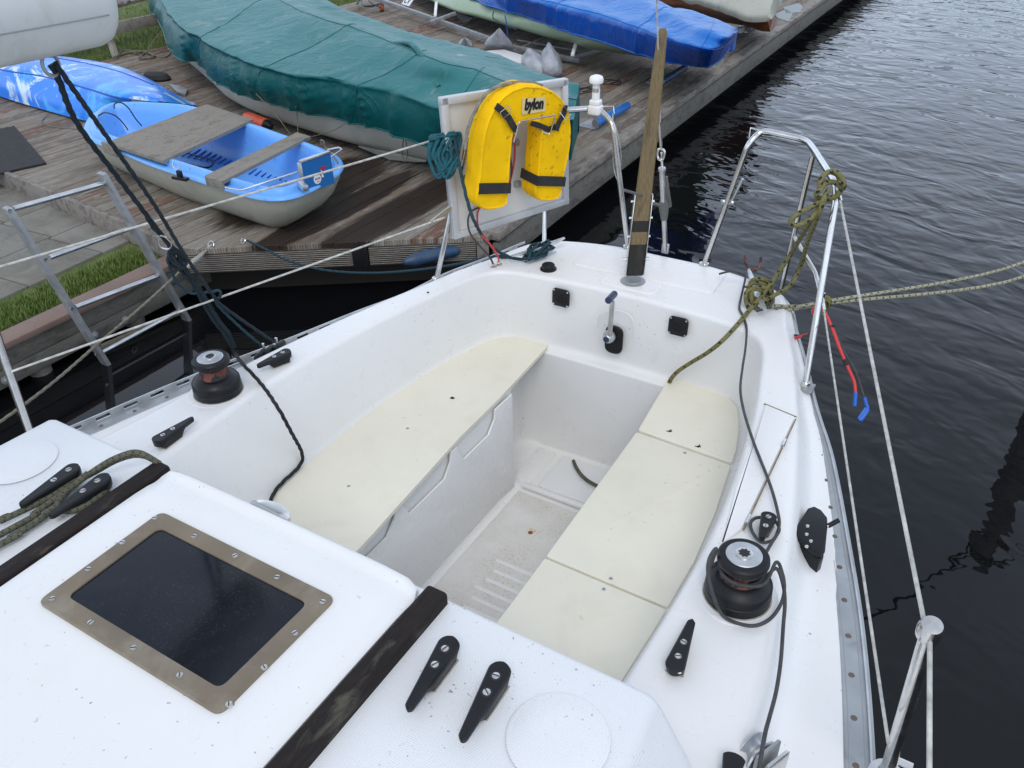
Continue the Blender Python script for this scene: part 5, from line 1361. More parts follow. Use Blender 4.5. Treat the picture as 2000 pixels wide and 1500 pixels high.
hn = (rn*.96+V((.0, .0, .06))).normalized()
hp0 = V((-.41, 2.23, .3))-rn*.068
def hp(zx, zy, o=0):
    return apl(zx/3.124+800, zy/3.124+120, hp0, hn)+hn*o
lb = thing('horseshoe_lifebuoy', 'yellow foam horseshoe lifebuoy with black straps in a wire holder on the starboard pushpit', 'lifebuoy', tuple(hp(600, 880)))
outer = [(412, 850), (428, 892), (480, 907), (560, 898), (600, 868), (607, 800), (612, 700), (620, 600), (628, 500), (640, 425), (662, 388), (700, 372), (740, 370), (775, 372), (800, 378), (812, 395), (812, 440), (806, 520), (798, 600), (790, 700), (776, 760), (773, 815), (790, 848), (850, 853), (905, 843), (928, 815), (936, 750), (950, 680), (972, 590), (986, 500), (990, 410), (978, 320), (940, 240), (880, 185), (800, 155), (710, 152), (630, 178), (565, 225), (515, 295), (482, 370), (458, 460), (444, 560), (436, 680), (424, 760), (415, 800)]
TH = .078
def fo_(pts, o, k=1.0):
    c = hp(700, 520)
    out = []
    for p in pts:
        out.append(hp(*p, o))
    return out
def shrink(P, d):
    n = len(P); out = []
    for i in range(n):
        a, b, c = P[i-1], P[i], P[(i+1) % n]; t = (c-a).normalized(); nn_ = t.cross(hn); out.append(b+nn_*d)
    return out
F = resample([hp(*p) for p in outer], .010, True); F = cr_spline(F[::2], 2, True)
area_s = sum(((F[i-1]-F[0]).cross(F[i]-F[0])).dot(hn) for i in range(len(F)))
sg = 1 if area_s > 0 else -1
rings = []
for o, d in ((.004, .008), (0.001, .003), (.006, -.001), (.012, -.002), (TH*.47, -.0025), (TH*.5, .001), (TH*.53, -.0025), (TH-.012, -.002), (TH-.006, -.001), (TH-.001, .003), (TH-.004, .008)):
    rings.append([p+hn*o for p in shrink(F, -d*sg)])
def tri_cap(ring, m, mb):
    bm = bmesh.new(); vs = [bm.verts.new(p) for p in ring]; f = bm.faces.new(vs); bmesh.ops.triangulate(bm, faces=[f]); bm.verts.index_update()
    mb.add([v.co.copy() for v in bm.verts], [[v.index for v in g.verts] for g in bm.faces], m); bm.free()
mb = MB(); add_loft(mb, rings, M['yellow']); tri_cap(rings[0], M['yellow'], mb); tri_cap(rings[-1], M['yellow'], mb)
mb.build('foam_body', lb, sharp=28)
def band(a, b, c_, d):
    mb = MB(); q = [a, b, c_, d]; mid = (a+b+c_+d)/4
    L1 = (b-a).normalized()*.004
    f = [a-L1, b+L1, c_+L1, d-L1]
    vs = [p-hn*.004 for p in f]+[p+hn*(TH+.003) for p in f]
    mb.add(vs, [[0, 1, 2, 3], [4, 7, 6, 5], [0, 3, 7, 4], [1, 5, 6, 2], [0, 4, 5, 1], [3, 2, 6, 7]], M['strap'])
    # buckle stitching
    return mb.build('reflector_strap', lb)
band(hp(434, 745), hp(610, 742), hp(607, 803), hp(428, 808)); band(hp(786, 700), hp(945, 705), hp(938, 762), hp(776, 757))
def strap(pts, wd, off=-.005, nm='strap', m='strap'):
    mb = MB(); P = [hp(*p, off) for p in pts]
    for a, b in zip(P, P[1:]): add_bar(mb, a, b+(b-a).normalized()*.003, wd, .003, M[m], up=hn, bev=.0005)
    return mb.build(nm, lb)
strap([(520, 268), (560, 300), (600, 345), (640, 415)], .020); strap([(945, 265), (935, 320), (905, 370), (890, 415)], .018); strap([(890, 395), (850, 415), (800, 395), (745, 378)], .016, .0)
for cc_ in (((548, 325), (602, 285)), ((915, 285), (955, 335))):
    a, b = hp(*cc_[0], -.009), hp(*cc_[1], -.009); e = (b-a); n_ = e.cross(hn).normalized()*.011
    mb = MB(); add_tube(mb, [a-n_, b-n_, b+n_, a+n_], .0017, M['steel'], 6, smooth=0, closed=True); mb.build('buckle', lb)
mb = MB(); Pr = [hp(x, y, TH*.5) for x, y in [(388, 560), (398, 470), (425, 380), (455, 315), (500, 240), (560, 188), (640, 158), (720, 148), (800, 152), (860, 170)]]
P2 = []
for i, p in enumerate(Pr): P2.append(p+hn.cross((Pr[min(i+1, 9)]-Pr[max(i-1, 0)])).normalized()*.004*sg)
add_rope(mb, Pr, .0052, M['r_greyl'], True); mb.build('grab_line', lb)
mb = MB(); add_tube(mb, filleted([hp(628, 488, -.006), hp(650, 360, -.014), hp(872, 318, -.014), hp(848, 442, -.006), hp(800, 425, .01)], .006), .0024, M['steel'], 8, smooth=0)
mb.build('wire_holder', lb)
la = [hp(690, 228, -.0015), hp(830, 216, -.0015), hp(826, 302, -.0015), hp(686, 324, -.0015)]
mb = MB(); mb.add(la+[p+hn*.004 for p in la], [[0, 1, 2, 3], [0, 4, 5, 1], [1, 5, 6, 2], [2, 6, 7, 3], [3, 7, 4, 0]], M['label'])
ex_ = (la[1]-la[0]).normalized(); Tt = frame_mat((la[0]+la[1]+la[2]+la[3])/4-hn*.0008+V((0, 0, .003)), ex_, z=-hn)
add_text(mb, 'bylon', .044, M['ink'], Tt, bold=.0024, sx=.74)
mb.build('maker_label', lb)
for i in range(4):
    pass

# ================================================================== LADDER
ld = thing('ladder', 'aluminium ladder standing in the water and leaning on the quay edge', 'ladder', (-2.62, 2.1, WZ))
def lx(px, py, x=-2.63): return atx(px, py, x)
la0, la1 = lx(14, 406), lx(208, 712); lb0, lb1 = lx(198, 338), lx(358, 612)
e1, e2 = (la1-la0), (lb1-lb0)
for a, b in ((la0, la1), (lb0, lb1)):
    mb = MB(); e = (b-a).normalized(); add_bar(mb, a, b+e*.5, .022, .052, M['galv'], up=(-1, 0, .0), bev=.002); mb.build('rail', ld)
for (a, b) in (((26, 408), (205, 358)), ((97, 503), (262, 443)), ((148, 600), (310, 538)), ((196, 690), (352, 606))):
    mb = MB(); p, q_ = lx(*a, -2.635), lx(*b, -2.635); e = (q_-p)*.04
    # seat the rung in both rails
    add_tube(mb, [p, q_], .0115, M['alu'], 12, smooth=0); mb.build('rung', ld)
    mb = MB(); n_ = (la1-la0).cross(V((0, 0, 1)))
    add_lathe(mb, [(.0085, 0), (.008, .002), (.004, .002)], M['steel'], T=frame_mat(lx(a[0]-8, a[1]+3, -2.602), (0, 1, 0), z=(1, 0, 0)), seg=12); mb.build('rung_rivet', ld)

# ================================================================== DOCK THINGS
# mat
mp4 = [at(0, 247, DZ+.012), at(28, 246, DZ+.012), at(90, 318, DZ+.012), at(0, 338, DZ+.012)]
ldv = (mp4[3]-mp4[2])*.7; mp4[3] = mp4[2]+ldv*2.2; mp4[0] = mp4[1]+(mp4[0]-mp4[1])*6
mb = MB(); u0 = mp4[1]; du = mp4[0]-mp4[1]; dv = mp4[2]-mp4[1]; du = (mp4[3]-mp4[2])
NU, NV = 60, 60; vs = []; fs = []
for i in range(NU+1):
    for j in range(NV+1):
        p = u0+du*(i/NU)+dv*(j/NV); zz = .004*abs(math.sin(i*math.pi/3))*(.6+.4*math.sin(j*math.pi/2.0+i)); vs.append(p+V((0, 0, zz)))
for i in range(NU):
    for j in range(NV): fs.append([i*(NV+1)+j, (i+1)*(NV+1)+j, (i+1)*(NV+1)+j+1, i*(NV+1)+j+1])
mb.add(vs, fs, M['rubber']); 
b4 = [u0, u0+du, u0+du+dv, u0+dv]; mb.add([p for p in b4]+[p-V((0, 0, .013)) for p in b4], [[0, 1, 5, 4], [1, 2, 6, 5], [2, 3, 7, 6], [3, 0, 4, 7]], M['rubber'])
obj1('rubber_mat', mb, 'black ribbed rubber mat lying on the dock by the blue kayak', 'mat')

# kayak upside down
def skin(secs, n_across, n_along, m, disp=0, dscale=3, seed=0, caps=False):
    S = [cr_spline(s, n_across) for s in secs]; nc = len(S[0])
    colz = [cr_spline([S[k][i] for k in range(len(S))], n_along) for i in range(nc)]
    rings = [[colz[i][j] for i in range(nc)] for j in range(len(colz[0]))]
    if disp:
        for r_ in rings:
            for p in r_:
                d = noise.noise(p*dscale+V((seed, 0, 0)))+.5*noise.noise(p*dscale*2.3+V((0, seed, 0))); p.z += d*disp
    return rings
ky = thing('kayak', 'upturned blue kayak with white marbling lying on the dock', 'kayak', tuple(at(200, 200, DZ)))
near = [(-300, 60), (-130, 142), (0, 188), (85, 214), (170, 236), (240, 240), (315, 228), (360, 214), (383, 207)]
mid = [(-290, 44), (-120, 100), (10, 128), (90, 138), (170, 160), (235, 182), (305, 196), (350, 202), (383, 206)]
farr = [(-280, 32), (-100, 78), (40, 103), (110, 110), (180, 121), (240, 136), (303, 163), (345, 186), (383, 205)]
secs = []
for i, (a, b, c) in enumerate(zip(near, mid, farr)):
    k = [.0, .7, 1, 1, 1, 1, .8, .45, .03][i]; k = max(k, .03)
    A_ = at(*a, DZ+.02); B_ = at(*b, DZ+.05+.20*k); C_ = at(*c, DZ+.04+.21*k); 
    D_ = C_+(C_-B_)*.55; D_.z = DZ+.05+.10*k; E_ = D_+(C_-B_)*.12; E_.z = DZ+.02
    Am = A_+(B_-A_)*.18; Am.z = DZ+.02+.13*k
    secs.append([A_, Am, B_, C_, D_, E_])
rg = skin(secs, 5, 6, None); mb = MB(); add_loft(mb, rg, M['kayak'], closed=False); mb.build('hull', ky, sharp=70)
M['kgroove'] = pm('kayak_groove', (.002, .055, .36), .5, var=None)
def onrg(rg, u, v):
    j = u*(len(rg)-1); i = v*(len(rg[0])-1); a = int(j); b = int(i); a = min(a, len(rg)-2); b = min(b, len(rg[0])-2)
    return rg[a][b].lerp(rg[a+1][b], j-a).lerp(rg[a][b+1].lerp(rg[a+1][b+1], j-a), i-b)
for v, u0_, u1_ in ((.34, .10, .66), (.56, .10, .74)):
    mb = MB(); P = [onrg(rg, u0_+(u1_-u0_)*t/24, v)+V((0, 0, -.0035)) for t in range(25)]; add_tube(mb, P, .0085, M['kgroove'], 8, smooth=2, rs=None); mb.build('groove', ky)
mb = MB(); add_tube(mb, [at(95, 222, DZ+.02), at(85, 232, DZ+.006), at(82, 240, DZ+.006), at(95, 246, DZ+.006), at(115, 249, DZ+.006), at(165, 253, DZ+.006)], .004, M['r_old'], 6)
obj1('cord', mb, 'thin pale cord trailing on the boards beside the blue kayak', 'cord')
mb = MB(); c = at(307, 155, DZ)
add_lathe(mb, [(.15, .0), (.16, .02), (.13, .05), (.05, .06)], M['rubber'], T=Matrix.Translation(c) @ Matrix.Diagonal((1.0, .55, 1, 1)), seg=24)
obj1('rubber_pad', mb, 'dark rubber pad lying behind the blue kayak', 'pad')
mb = MB(); pa = [at(x, y, DZ+.012) for x, y in ((330, 165), (350, 168), (367, 176), (362, 186), (345, 180))]; add_prism(mb, [(p.x, p.y) for p in pa], DZ+.002, DZ+.02, M['galv'], bev=.003)
obj1('paddle_blade', mb, 'grey paddle blade lying beyond the kayak tip', 'paddle')

# tender ------------------------------------------------------------------
RZ = -.37
td = thing('tender', 'small light blue rowing tender with a cream hull and two grey plank seats', 'rowing boat', tuple(at(420, 330, DZ)))
rim = [(163, 264), (168, 238), (185, 220), (215, 208), (265, 204), (320, 206), (380, 211), (440, 227), (478, 240), (520, 251), (565, 267), (620, 286), (656, 302), (670, 320), (662, 338), (640, 352), (610, 370), (575, 384), (535, 389), (485, 382), (400, 356), (300, 323), (228, 293), (185, 276)]
RO = resample(cr_spline([at(x, y, RZ) for x, y in rim], 6, True), .03, True)
cen = sum(RO, V((0, 0, 0)))/len(RO)
def inset(P, d, z):
    n = len(P); out = []
    for i in range(n):
        t = (P[(i+1) % n]-P[i-1]); t.z = 0; t.normalize(); nn_ = V((-t.y, t.x, 0)); 
        if nn_.dot(cen-P[i]) < 0: nn_ = -nn_
        q_ = P[i]+nn_*d; q_.z = z; out.append(q_)
    return out
def scl(P, k, z): return [V((cen.x+(p.x-cen.x)*k, cen.y+(p.y-cen.y)*k, z)) for p in P]
mb = MB(); rings = [scl(inset(RO, .015, RZ-.012), 1, RZ-.012), inset(RO, .025, RZ-.06), scl(inset(RO, .05, 0), .985, RZ-.13), scl(inset(RO, .08, 0), .95, RZ-.19), scl(inset(RO, .11, 0), .90, DZ+.012), scl(RO, .6, DZ+.004)]
add_loft(mb, rings, M['tcream']); k0 = len(mb.v); nR = len(RO); mb.f.append(list(range(k0-nR, k0))); mb.mi.append(0); mb.uv.append(None); mb.build('hull', td, sharp=60)
mb = MB(); rings = [inset(RO, .012, RZ-.014), inset(RO, -.003, RZ-.010), inset(RO, .0, RZ), inset(RO, .008, RZ+.004), inset(RO, .045, RZ+.005), inset(RO, .052, RZ+.030), inset(RO, .062, RZ+.036), inset(RO, .080, RZ+.034), inset(RO, .090, RZ+.026), inset(RO, .10, RZ-.03), scl(inset(RO, .11, 0), .96, RZ-.13), scl(inset(RO, .13, 0), .93, RZ-.185), scl(inset(RO, .14, 0), .86, RZ-.20), scl(RO, .45, RZ-.205)]
add_loft(mb, rings, M['tblue']); k0 = len(mb.v); mb.f.append(list(range(k0-nR, k0))); mb.mi.append(0); mb.uv.append(None)
mb.build('inner_moulding', td, sharp=60)
M['tdeep'] = pm('tender_rib_blue', (.012, .10, .42), .5, var=None)
for cx_, cy_, n_, w0 in ((380, 310, 8, 26), (512, 345, 7, 24)):
    mb = MB()
    for k in range(n_):
        a = at(cx_-26+k*12, cy_-6-(k-3)*(-2.4)+8, RZ-.198); b = at(cx_-26+k*12+w0, cy_-22-(k-3)*(-2.4)+8, RZ-.198); add_bar(mb, a, b, .010, .006, M['tdeep'], bev=.002)
    mb.build('floor_ribs', td)
def plank(quad, th, end=None):
    mb = MB(); P = [at(x, y, RZ+.046) for x, y in quad]; q_ = [p-V((0, 0, th)) for p in P]
    # grooved top: subdivide across
    a, b, c_, d = P       # a->b long edge, d->c long edge
    L1 = (b-a).length; Wd = (d-a).length; n_ = max(6, int(Wd/.011)); rows = []
    for i in range(n_*4+1):
        t = i/(n_*4); zz = -.0022*(.5-.5*math.cos(t*n_*2*math.pi)); p = a.lerp(d, t); r2 = b.lerp(c_, t); rows.append([p+V((0, 0, zz)), r2+V((0, 0, zz))])
    add_loft(mb, rows, M['thwart'], closed=False)
    mb.add(P+q_, [[0, 1, 5, 4], [1, 2, 6, 5], [2, 3, 7, 6], [3, 0, 4, 7], [7, 6, 5, 4]], M['thwart'])
    if end:
        for (s0, s1), dz in end:
            e0, e1 = P[s0].lerp(P[s1], .04), P[s0].lerp(P[s1], .96); add_bar(mb, e0-V((0, 0, dz/2)), e1-V((0, 0, dz/2)), .016, dz, M['thwart'], bev=.001)
    return mb.build('thwart', td, sharp=25)
plank([(493, 233), (318, 314), (208, 279), (403, 204)][::-1][0:0] or [(208, 278), (403, 203), (494, 233), (318, 314)], .018)
mb = MB(); a = at(201, 280, RZ+.03); b = at(226, 290, RZ+.03); add_bar(mb, a-V((0, 0, .02)), b-V((0, 0, .02)), .02, .065, M['thwart']); mb.build('seat_bracket', td)
plank([(400, 343), (580, 258), (606, 266), (436, 353)], .018, end=[((0, 3), .05)])
mb = MB(); P = [at(588, 318, RZ+.15), at(645, 298, RZ+.15)]; P += [P[1]-V((0, 0, .17)), P[0]-V((0, 0, .16))]; ou = V((.35, -.55, 0)).normalized()
e_ = (P[1]-P[0]).normalized(); ou = e_.cross(V((0, 0, 1))).normalized()
if ou.dot(CP-P[0]) < 0: ou = -ou
P = [p+ou*.0 for p in P]
mb.add(P+[p-ou*.016 for p in P], [[0, 1, 2, 3], [7, 6, 5, 4], [0, 4, 5, 1], [1, 5, 6, 2], [2, 6, 7, 3], [3, 7, 4, 0]], M['plate']); pl_ = mb.build('motor_plate', td)
mb = MB(); add_bar(mb, P[0]-ou*.008+V((0, 0, .004)), P[1]-ou*.008+V((0, 0, .004)), .022, .012, M['alu']); add_bar(mb, P[0]-e_*.006-ou*.008, P[3]-e_*.006-ou*.008, .022, .012, M['alu'], up=e_); mb.build('plate_edging', pl_)
mid_ = (P[0]+P[1]+P[2]+P[3])/4; Tst = frame_mat(mid_+ou*.0012, e_, z=ou)
mb = MB(); add_lathe(mb, [(.026, 0), (.026, .0006)], M['wwhite'], T=Tst @ Matrix.Translation((-.012, -.03, 0)), seg=28)
add_lathe(mb, [(.0235, .0006), (.0235, .0010)], M['wwhite'], T=Tst @ Matrix.Translation((-.012, -.03, 0)), seg=28)
for k in range(4):
    vs, fs = box_vf(.006, .009, .0006, 0); mb.add(vs, fs, M['ink'], T=Tst @ Matrix.Translation((-.026+k*.0095, -.028, .0014)))
vs, fs = box_vf(.018, .004, .0006, 0); mb.add(vs, fs, M['orange'], T=Tst @ Matrix.Translation((-.010, -.043, .0014))); mb.build('round_sticker', pl_)
mb = MB(); mb.add([Tst @ V(p) for p in ((.018, .026, .001), (.062, .022, .001), (.018, -.002, .001))], [[0, 1, 2]], M['tiller_s']); mb.add([Tst @ V(p) for p in ((.018, .014, .0012), (.018, -.030, .0012), (.032, -.032, .0012), (.026, .002, .0012))], [[0, 1, 2, 3]], M['wwhite']); mb.build('pennant_sticker', pl_)
mb = MB(); add_tube(mb, filleted([at(440, 366, RZ+.03), at(470, 372, RZ+.03), at(530, 352, RZ+.06), at(605, 328, RZ+.085)], .02), .005, M['alu'], 8, smooth=0); mb.build('side_stay', td)
mb = MB(); add_tube(mb, filleted([at(632, 312, RZ+.08), at(645, 308, RZ+.09), at(668, 292, RZ+.09), at(662, 288, RZ+.09), at(640, 292, RZ+.08)], .01), .005, M['alu'], 8, smooth=0); mb.build('handle_loop', td)
mb = MB(); add_bar(mb, at(585, 357, RZ+.04), at(597, 368, RZ+.04), .03, .03, M['alu']); mb.build('bracket', td)
mb = MB(); c = at(352, 345, RZ+.02); add_prism(mb, [(c.x-.05, c.y-.02), (c.x+.055, c.y-.012), (c.x+.05, c.y+.018), (c.x-.045, c.y+.012)], RZ+.004, RZ+.02, M['black'], bev=.003); add_box(mb, (c.x, c.y, RZ+.035), (.035, .02, .04), M['black'], bev=.006)
ro_ = mb.build('rowlock_block', td)
mb = MB(); add_tube(mb, [at(339, 314, RZ+.07), at(337, 324, RZ+.06), at(345, 331, RZ+.05), at(350, 326, RZ+.06), at(351, 316, RZ+.075)], .0035, M['steel'], 8); mb.build('rowlock', ro_)
for pts in ([(223, 212), (224, 203), (235, 200), (250, 210), (265, 232), (277, 246)], [(192, 226), (205, 220), (225, 226), (240, 240), (250, 254)], [(345, 300), (350, 296), (375, 302), (410, 312), (415, 322), (400, 327), (360, 318)]):
    mb = MB(); zz = [RZ+.03, RZ+.09, RZ+.10, RZ+.06, RZ-.03, RZ-.08] if len(pts) == 6 else ([RZ+.03, RZ+.06, RZ+.05, RZ-.02, RZ-.06] if len(pts) == 5 else [RZ-.19]*7)
    add_tube(mb, [at(x, y, z) for (x, y), z in zip(pts, zz)], .0042, M['black'], 8); 
    lab = {6: 'thin black cord arching over the bow of the blue tender', 5: 'short black cord bent over the near bow rim of the blue tender', 7: 'loop of black cord lying on the floor of the blue tender'}[len(pts)]
    obj1('cord', mb, lab, 'cord')
mb = MB(); add_tube(mb, [at(628, 283, RZ+.07), at(626, 274, RZ+.10), at(632, 276, RZ+.11), at(634, 286, RZ+.08), at(645, 298, RZ+.05), at(660, 318, RZ+.01), at(655, 326, RZ-.01)], .0045, M['r_old'], 6); obj1('cord', mb, 'beige cord knotted at the stern corner of the blue tender', 'cord')
fd = thing('fender', 'small orange fender with dark ends between the tender and the green covered dinghy', 'fender', tuple(at(505, 240, DZ)))
a, b = at(480, 229, DZ+.10), at(528, 247, DZ+.10); T = frame_mat(a, (0, 0, 1), z=(b-a)); Lf = (b-a).length
mb = MB(); add_lathe(mb, [(.02, 0), (.042, .02), (.045, .05), (.045, Lf-.06), (.04, Lf-.04)], M['orange'], T=T, seg=20); mb.build('fender_body', fd)
mb = MB(); add_lathe(mb, [(.042, Lf-.045), (.038, Lf-.02), (.02, Lf), (.012, Lf+.02)], M['black'], T=T, seg=20); mb.build('fender_end', fd)

# green covered dinghy ------------------------------------------------------
gd = thing('covered_dinghy', 'large white dinghy under a faded dark green cover on the dock', 'dinghy', tuple(at(650, 250, DZ)))
HZ, SZ, RZ2, FZ = -.36, -.08, .03, -.06
G = [[(300, 20), (300, -35), (400, -110), (520, -70)], [(345, 108), (352, 38), (470, -40), (600, -10)], [(388, 120), (400, 72), (530, -5), (625, -2)], [(438, 164), (462, 104), (610, 30), (680, 22)], [(515, 199), (545, 134), (700, 57), (755, 48)], [(640, 230), (660, 154), (785, 92), (830, 75)], [(752, 256), (770, 176), (862, 122), (908, 92)], [(845, 286), (865, 206), (930, 138), (965, 108)], [(985, 306), (1000, 236), (1020, 170), (1060, 148)], [(1108, 282), (1120, 232), (1126, 196), (1132, 172)]]
secs = []
rnd = random.Random(8)
for i, (h, s, r2, f) in enumerate(G):
    H_, S_, Rg, F_ = at(*h, HZ), at(*s, SZ), at(*r2, RZ2+(.03 if 3 <= i <= 6 else 0)), at(*f, FZ)
    if i == len(G)-1: S_ = at(*s, -.14); Rg = at(*r2, -.10); F_ = at(*f, -.08)
    out_ = (S_-F_); out_.z = 0; out_.normalize()
    m1 = H_.lerp(S_, .45)+out_*(.02+.03*rnd.random()); m2 = H_.lerp(S_, .85)+out_*.012; m3 = S_.lerp(Rg, .5)-V((0, 0, .018)); m4 = Rg.lerp(F_, .5)-V((0, 0, .012))
    Fh = F_-out_*.06; Fh.z = HZ
    secs.append([H_+V((0, 0, rnd.uniform(-.01, .01))), m1, m2, S_, m3, Rg, m4, F_, Fh])
rg = skin(secs, 6, 12, None)
for r_ in rg:
    n_ = len(r_)
    for i, p in enumerate(r_):
        t = i/n_
        wv = noise.noise(V((p.x*3.2+p.y*2.1, p.y*1.5, 3)))*.028+noise.noise(V((p.x*7+p.y*6, p.z*1.2, 7)))*.018
        fold = (1-min(1, abs(noise.noise(V((p.x*5.5+p.y*3, p.z*.9+p.x, 11))))*3.2))**2*.045
        if t < .33: p += V((-.25, -.9, 0))*fold*min(1, (.36-t)*6)
        else: p.z += (1-min(1, abs(noise.noise(V((p.x*1.9+p.y*.6, p.y*2.2-p.x, 4))))*5))**2*.009
        if t < .36: p += V((-.25, -.9, 0))*wv*1.25; p.z += noise.noise(V((p.x*4, p.y*4, 1)))*.012*(1-t*2.5)
        else: p.z += noise.noise(V((p.x*1.6+2, p.y*1.6, 5)))*.02+noise.noise(V((p.x*5, p.y*3, 9)))*.003
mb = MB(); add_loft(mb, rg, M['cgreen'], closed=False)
end = rg[-1]; vs, fs = [], []
mb.add([p for p in end]+[V((p.x-.02, p.y+.02, HZ-.02)) for p in end], [[i, i+1, len(end)+i+1, len(end)+i] for i in range(len(end)-1)], M['cgreen'])
mb.build('cover', gd, sharp=80)
def seam(rg, idx, parent, m, r=.0035, along=None, a0=0, a1=None):
    mb = MB()
    P = [p+V((0, 0, .001)) for p in (rg[idx] if along is None else [r_[along] for r_ in rg])]
    add_tube(mb, P[a0:a1], r, M[m], 6, smooth=0); mb.build('seam', parent)
nrg = len(rg)
for k_ in (.22, .42, .60, .78): seam(rg, int(nrg*k_), gd, 'cgreen', a1=34)
seam(rg, 0, gd, 'cgreen', along=30); seam(rg, 0, gd, 'cgreen', r=.006, along=0)
# raised fold over the boom end of the cover
mb = MB(); add_tube(mb, [at(770, 86, .05), at(800, 86, .085), at(816, 100, .075), at(835, 130, .02), at(858, 172, -.05)], .02, M['cgreen'], 10, smooth=6); mb.build('cover_fold', gd, sharp=80)
mb = MB(); add_lathe(mb, [(.055, 0), (.05, .004)], M['polyp'], T=frame_mat(at(907, 112, -.015), (.45, .6, -.25), z=(.2, -.25, .9)) @ Matrix.Diagonal((1, .45, 1, 1)), seg=20); mb.build('patch', gd)
hb = [(360, 112), (420, 164), (450, 192), (510, 222), (600, 254), (700, 283), (770, 297), (836, 312), (930, 322), (1060, 300)]
ht = [(352, 84), (398, 118), (440, 152), (510, 186), (610, 210), (700, 232), (775, 250), (850, 272), (960, 285), (1080, 265)]
secs = []
for a, b in zip(hb, ht):
    B_ = at(*b, HZ+.03)+V((.02, .03, 0)); A_ = at(*a, DZ+.06); K_ = A_+V((-.05, .28, -.02)); C2 = K_+V((-.1, .5, .0)); C3 = B_+V((-.15, 1.0, 0)); C3.z = HZ+.03
    M_ = (A_+B_)/2+V((.0, -.03, -.01)); secs.append([B_, M_, A_, K_, C2, C3])
rg2 = skin(secs, 5, 6, None); mb = MB(); add_loft(mb, rg2, M['hullw'], closed=False); mb.build('hull', gd, sharp=70)
mb = MB(); kk = [at(700, 287, DZ+.05), at(832, 316, DZ+.05)]; mb.add([kk[0], at(760, 312, DZ+.01), at(810, 317, DZ+.008), kk[1], kk[1]+V((-.02, .08, .06)), kk[0]+V((-.02, .08, .06)), at(810, 317, DZ+.008)+V((-.02, .07, 0)), at(760, 312, DZ+.01)+V((-.02, .07, 0))], [[0, 1, 2, 3], [0, 3, 4, 5], [3, 2, 6, 4], [2, 1, 7, 6], [1, 0, 5, 7], [5, 4, 6, 7]], M['hullw']); mb.build('skeg', gd)
for pts in ([(500, 183), (535, 220), (567, 262)], [(578, 208), (580, 222), (582, 262)], [(678, 238), (650, 255), (605, 268)], [(788, 270), (786, 300), (790, 316), (796, 300), (792, 272)]):
    mb = MB(); zz = [-.30, -.38, -.5] if len(pts) == 3 else [-.36, -.5, -.55, -.5, -.36]
    add_tube(mb, [at(x, y, z) for (x, y), z in zip(pts, zz)], .0032, M['r_old'], 6); mb.build('tie_cord', gd)

# blue covered dinghy --------------------------------------------------------
bdg = thing('covered_dinghy', 'pale green dinghy under a bright blue cover reaching over the dock edge', 'dinghy', tuple(at(1200, 90, DZ)))
G = [[(800, -70), (850, -110), (930, -150), (1010, -170)], [(935, 2), (940, -50), (1020, -80), (1100, -85)], [(1020, 30), (1025, -10), (1105, -50), (1170, -48)], [(1110, 62), (1112, 12), (1185, -25), (1235, -25)], [(1205, 92), (1208, 40), (1262, 2), (1297, 9)], [(1300, 120), (1298, 72), (1335, 38), (1352, 24)], [(1368, 130), (1372, 95), (1392, 60), (1400, 40)], [(1402, 122), (1412, 92), (1425, 70), (1430, 53)], [(1436, 80), (1440, 66), (1442, 60), (1441, 57)]]
secs = []
for i, (h, s, r2, f) in enumerate(G):
    kz = 0 if i < 7 else -.03
    H_, S_, Rg, F_ = at(*h, -.30), at(*s, -.10+kz), at(*r2, -.02+kz), at(*f, -.08+kz)
    if i == len(G)-1: H_, S_, Rg, F_ = at(*h, -.26), at(*s, -.18), at(*r2, -.16), at(*f, -.15)
    out_ = (S_-F_); out_.z = 0; out_.normalize(); Fh = F_-out_*.05; Fh.z = -.30
    secs.append([H_, H_.lerp(S_, .5)+out_*.02, S_, S_.lerp(Rg, .5)-V((0, 0, .01)), Rg, Rg.lerp(F_, .5), F_, Fh])
rg = skin(secs, 6, 12, None)
for r_ in rg:
    for i, p in enumerate(r_):
        t = i/len(r_); wv = noise.noise(V((p.x*4, p.y*3, 3)))*.03+noise.noise(V((p.x*10, p.y*8, 7)))*.012
        fold = (1-min(1, abs(noise.noise(V((p.x*6+p.y*2, p.z*.9+p.x, 11))))*3.2))**2*.04
        if t < .32: p += V((-.2, -.9, 0))*(wv+fold*min(1, (.34-t)*6))
        else: p.z += wv*.5
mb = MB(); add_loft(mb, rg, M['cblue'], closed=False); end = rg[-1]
mb.build('cover', bdg, sharp=80)
for k_ in (.35, .55, .74, .88): seam(rg, int(len(rg)*k_), bdg, 'cblue', a1=34)
seam(rg, 0, bdg, 'cblue', r=.007, along=0); seam(rg, 0, bdg, 'cblue', along=12)
hb = [(760, -40), (870, 14), (930, 32), (1000, 52), (1060, 70), (1110, 82), (1150, 94), (1260, 110), (1380, 128)]
ht = [(800, -70), (870, -28), (935, -5), (1010, 18), (1075, 42), (1130, 62), (1180, 76), (1280, 100), (1400, 115)]
secs = []
for a, b in zip(hb, ht):
    B_ = at(*b, -.27)+V((.0, .05, 0)); A_ = at(*a, -.44); K_ = A_+V((.0, .22, -.05)); C3 = B_+V((-.2, .75, 0)); secs.append([B_, (A_+B_)/2+V((0, -.04, 0)), A_, K_, K_+V((-.08, .3, .02)), C3])
rg2 = skin(secs, 5, 6, None); mb = MB(); add_loft(mb, rg2, M['hullg'], closed=False); mb.build('hull', bdg, sharp=70)
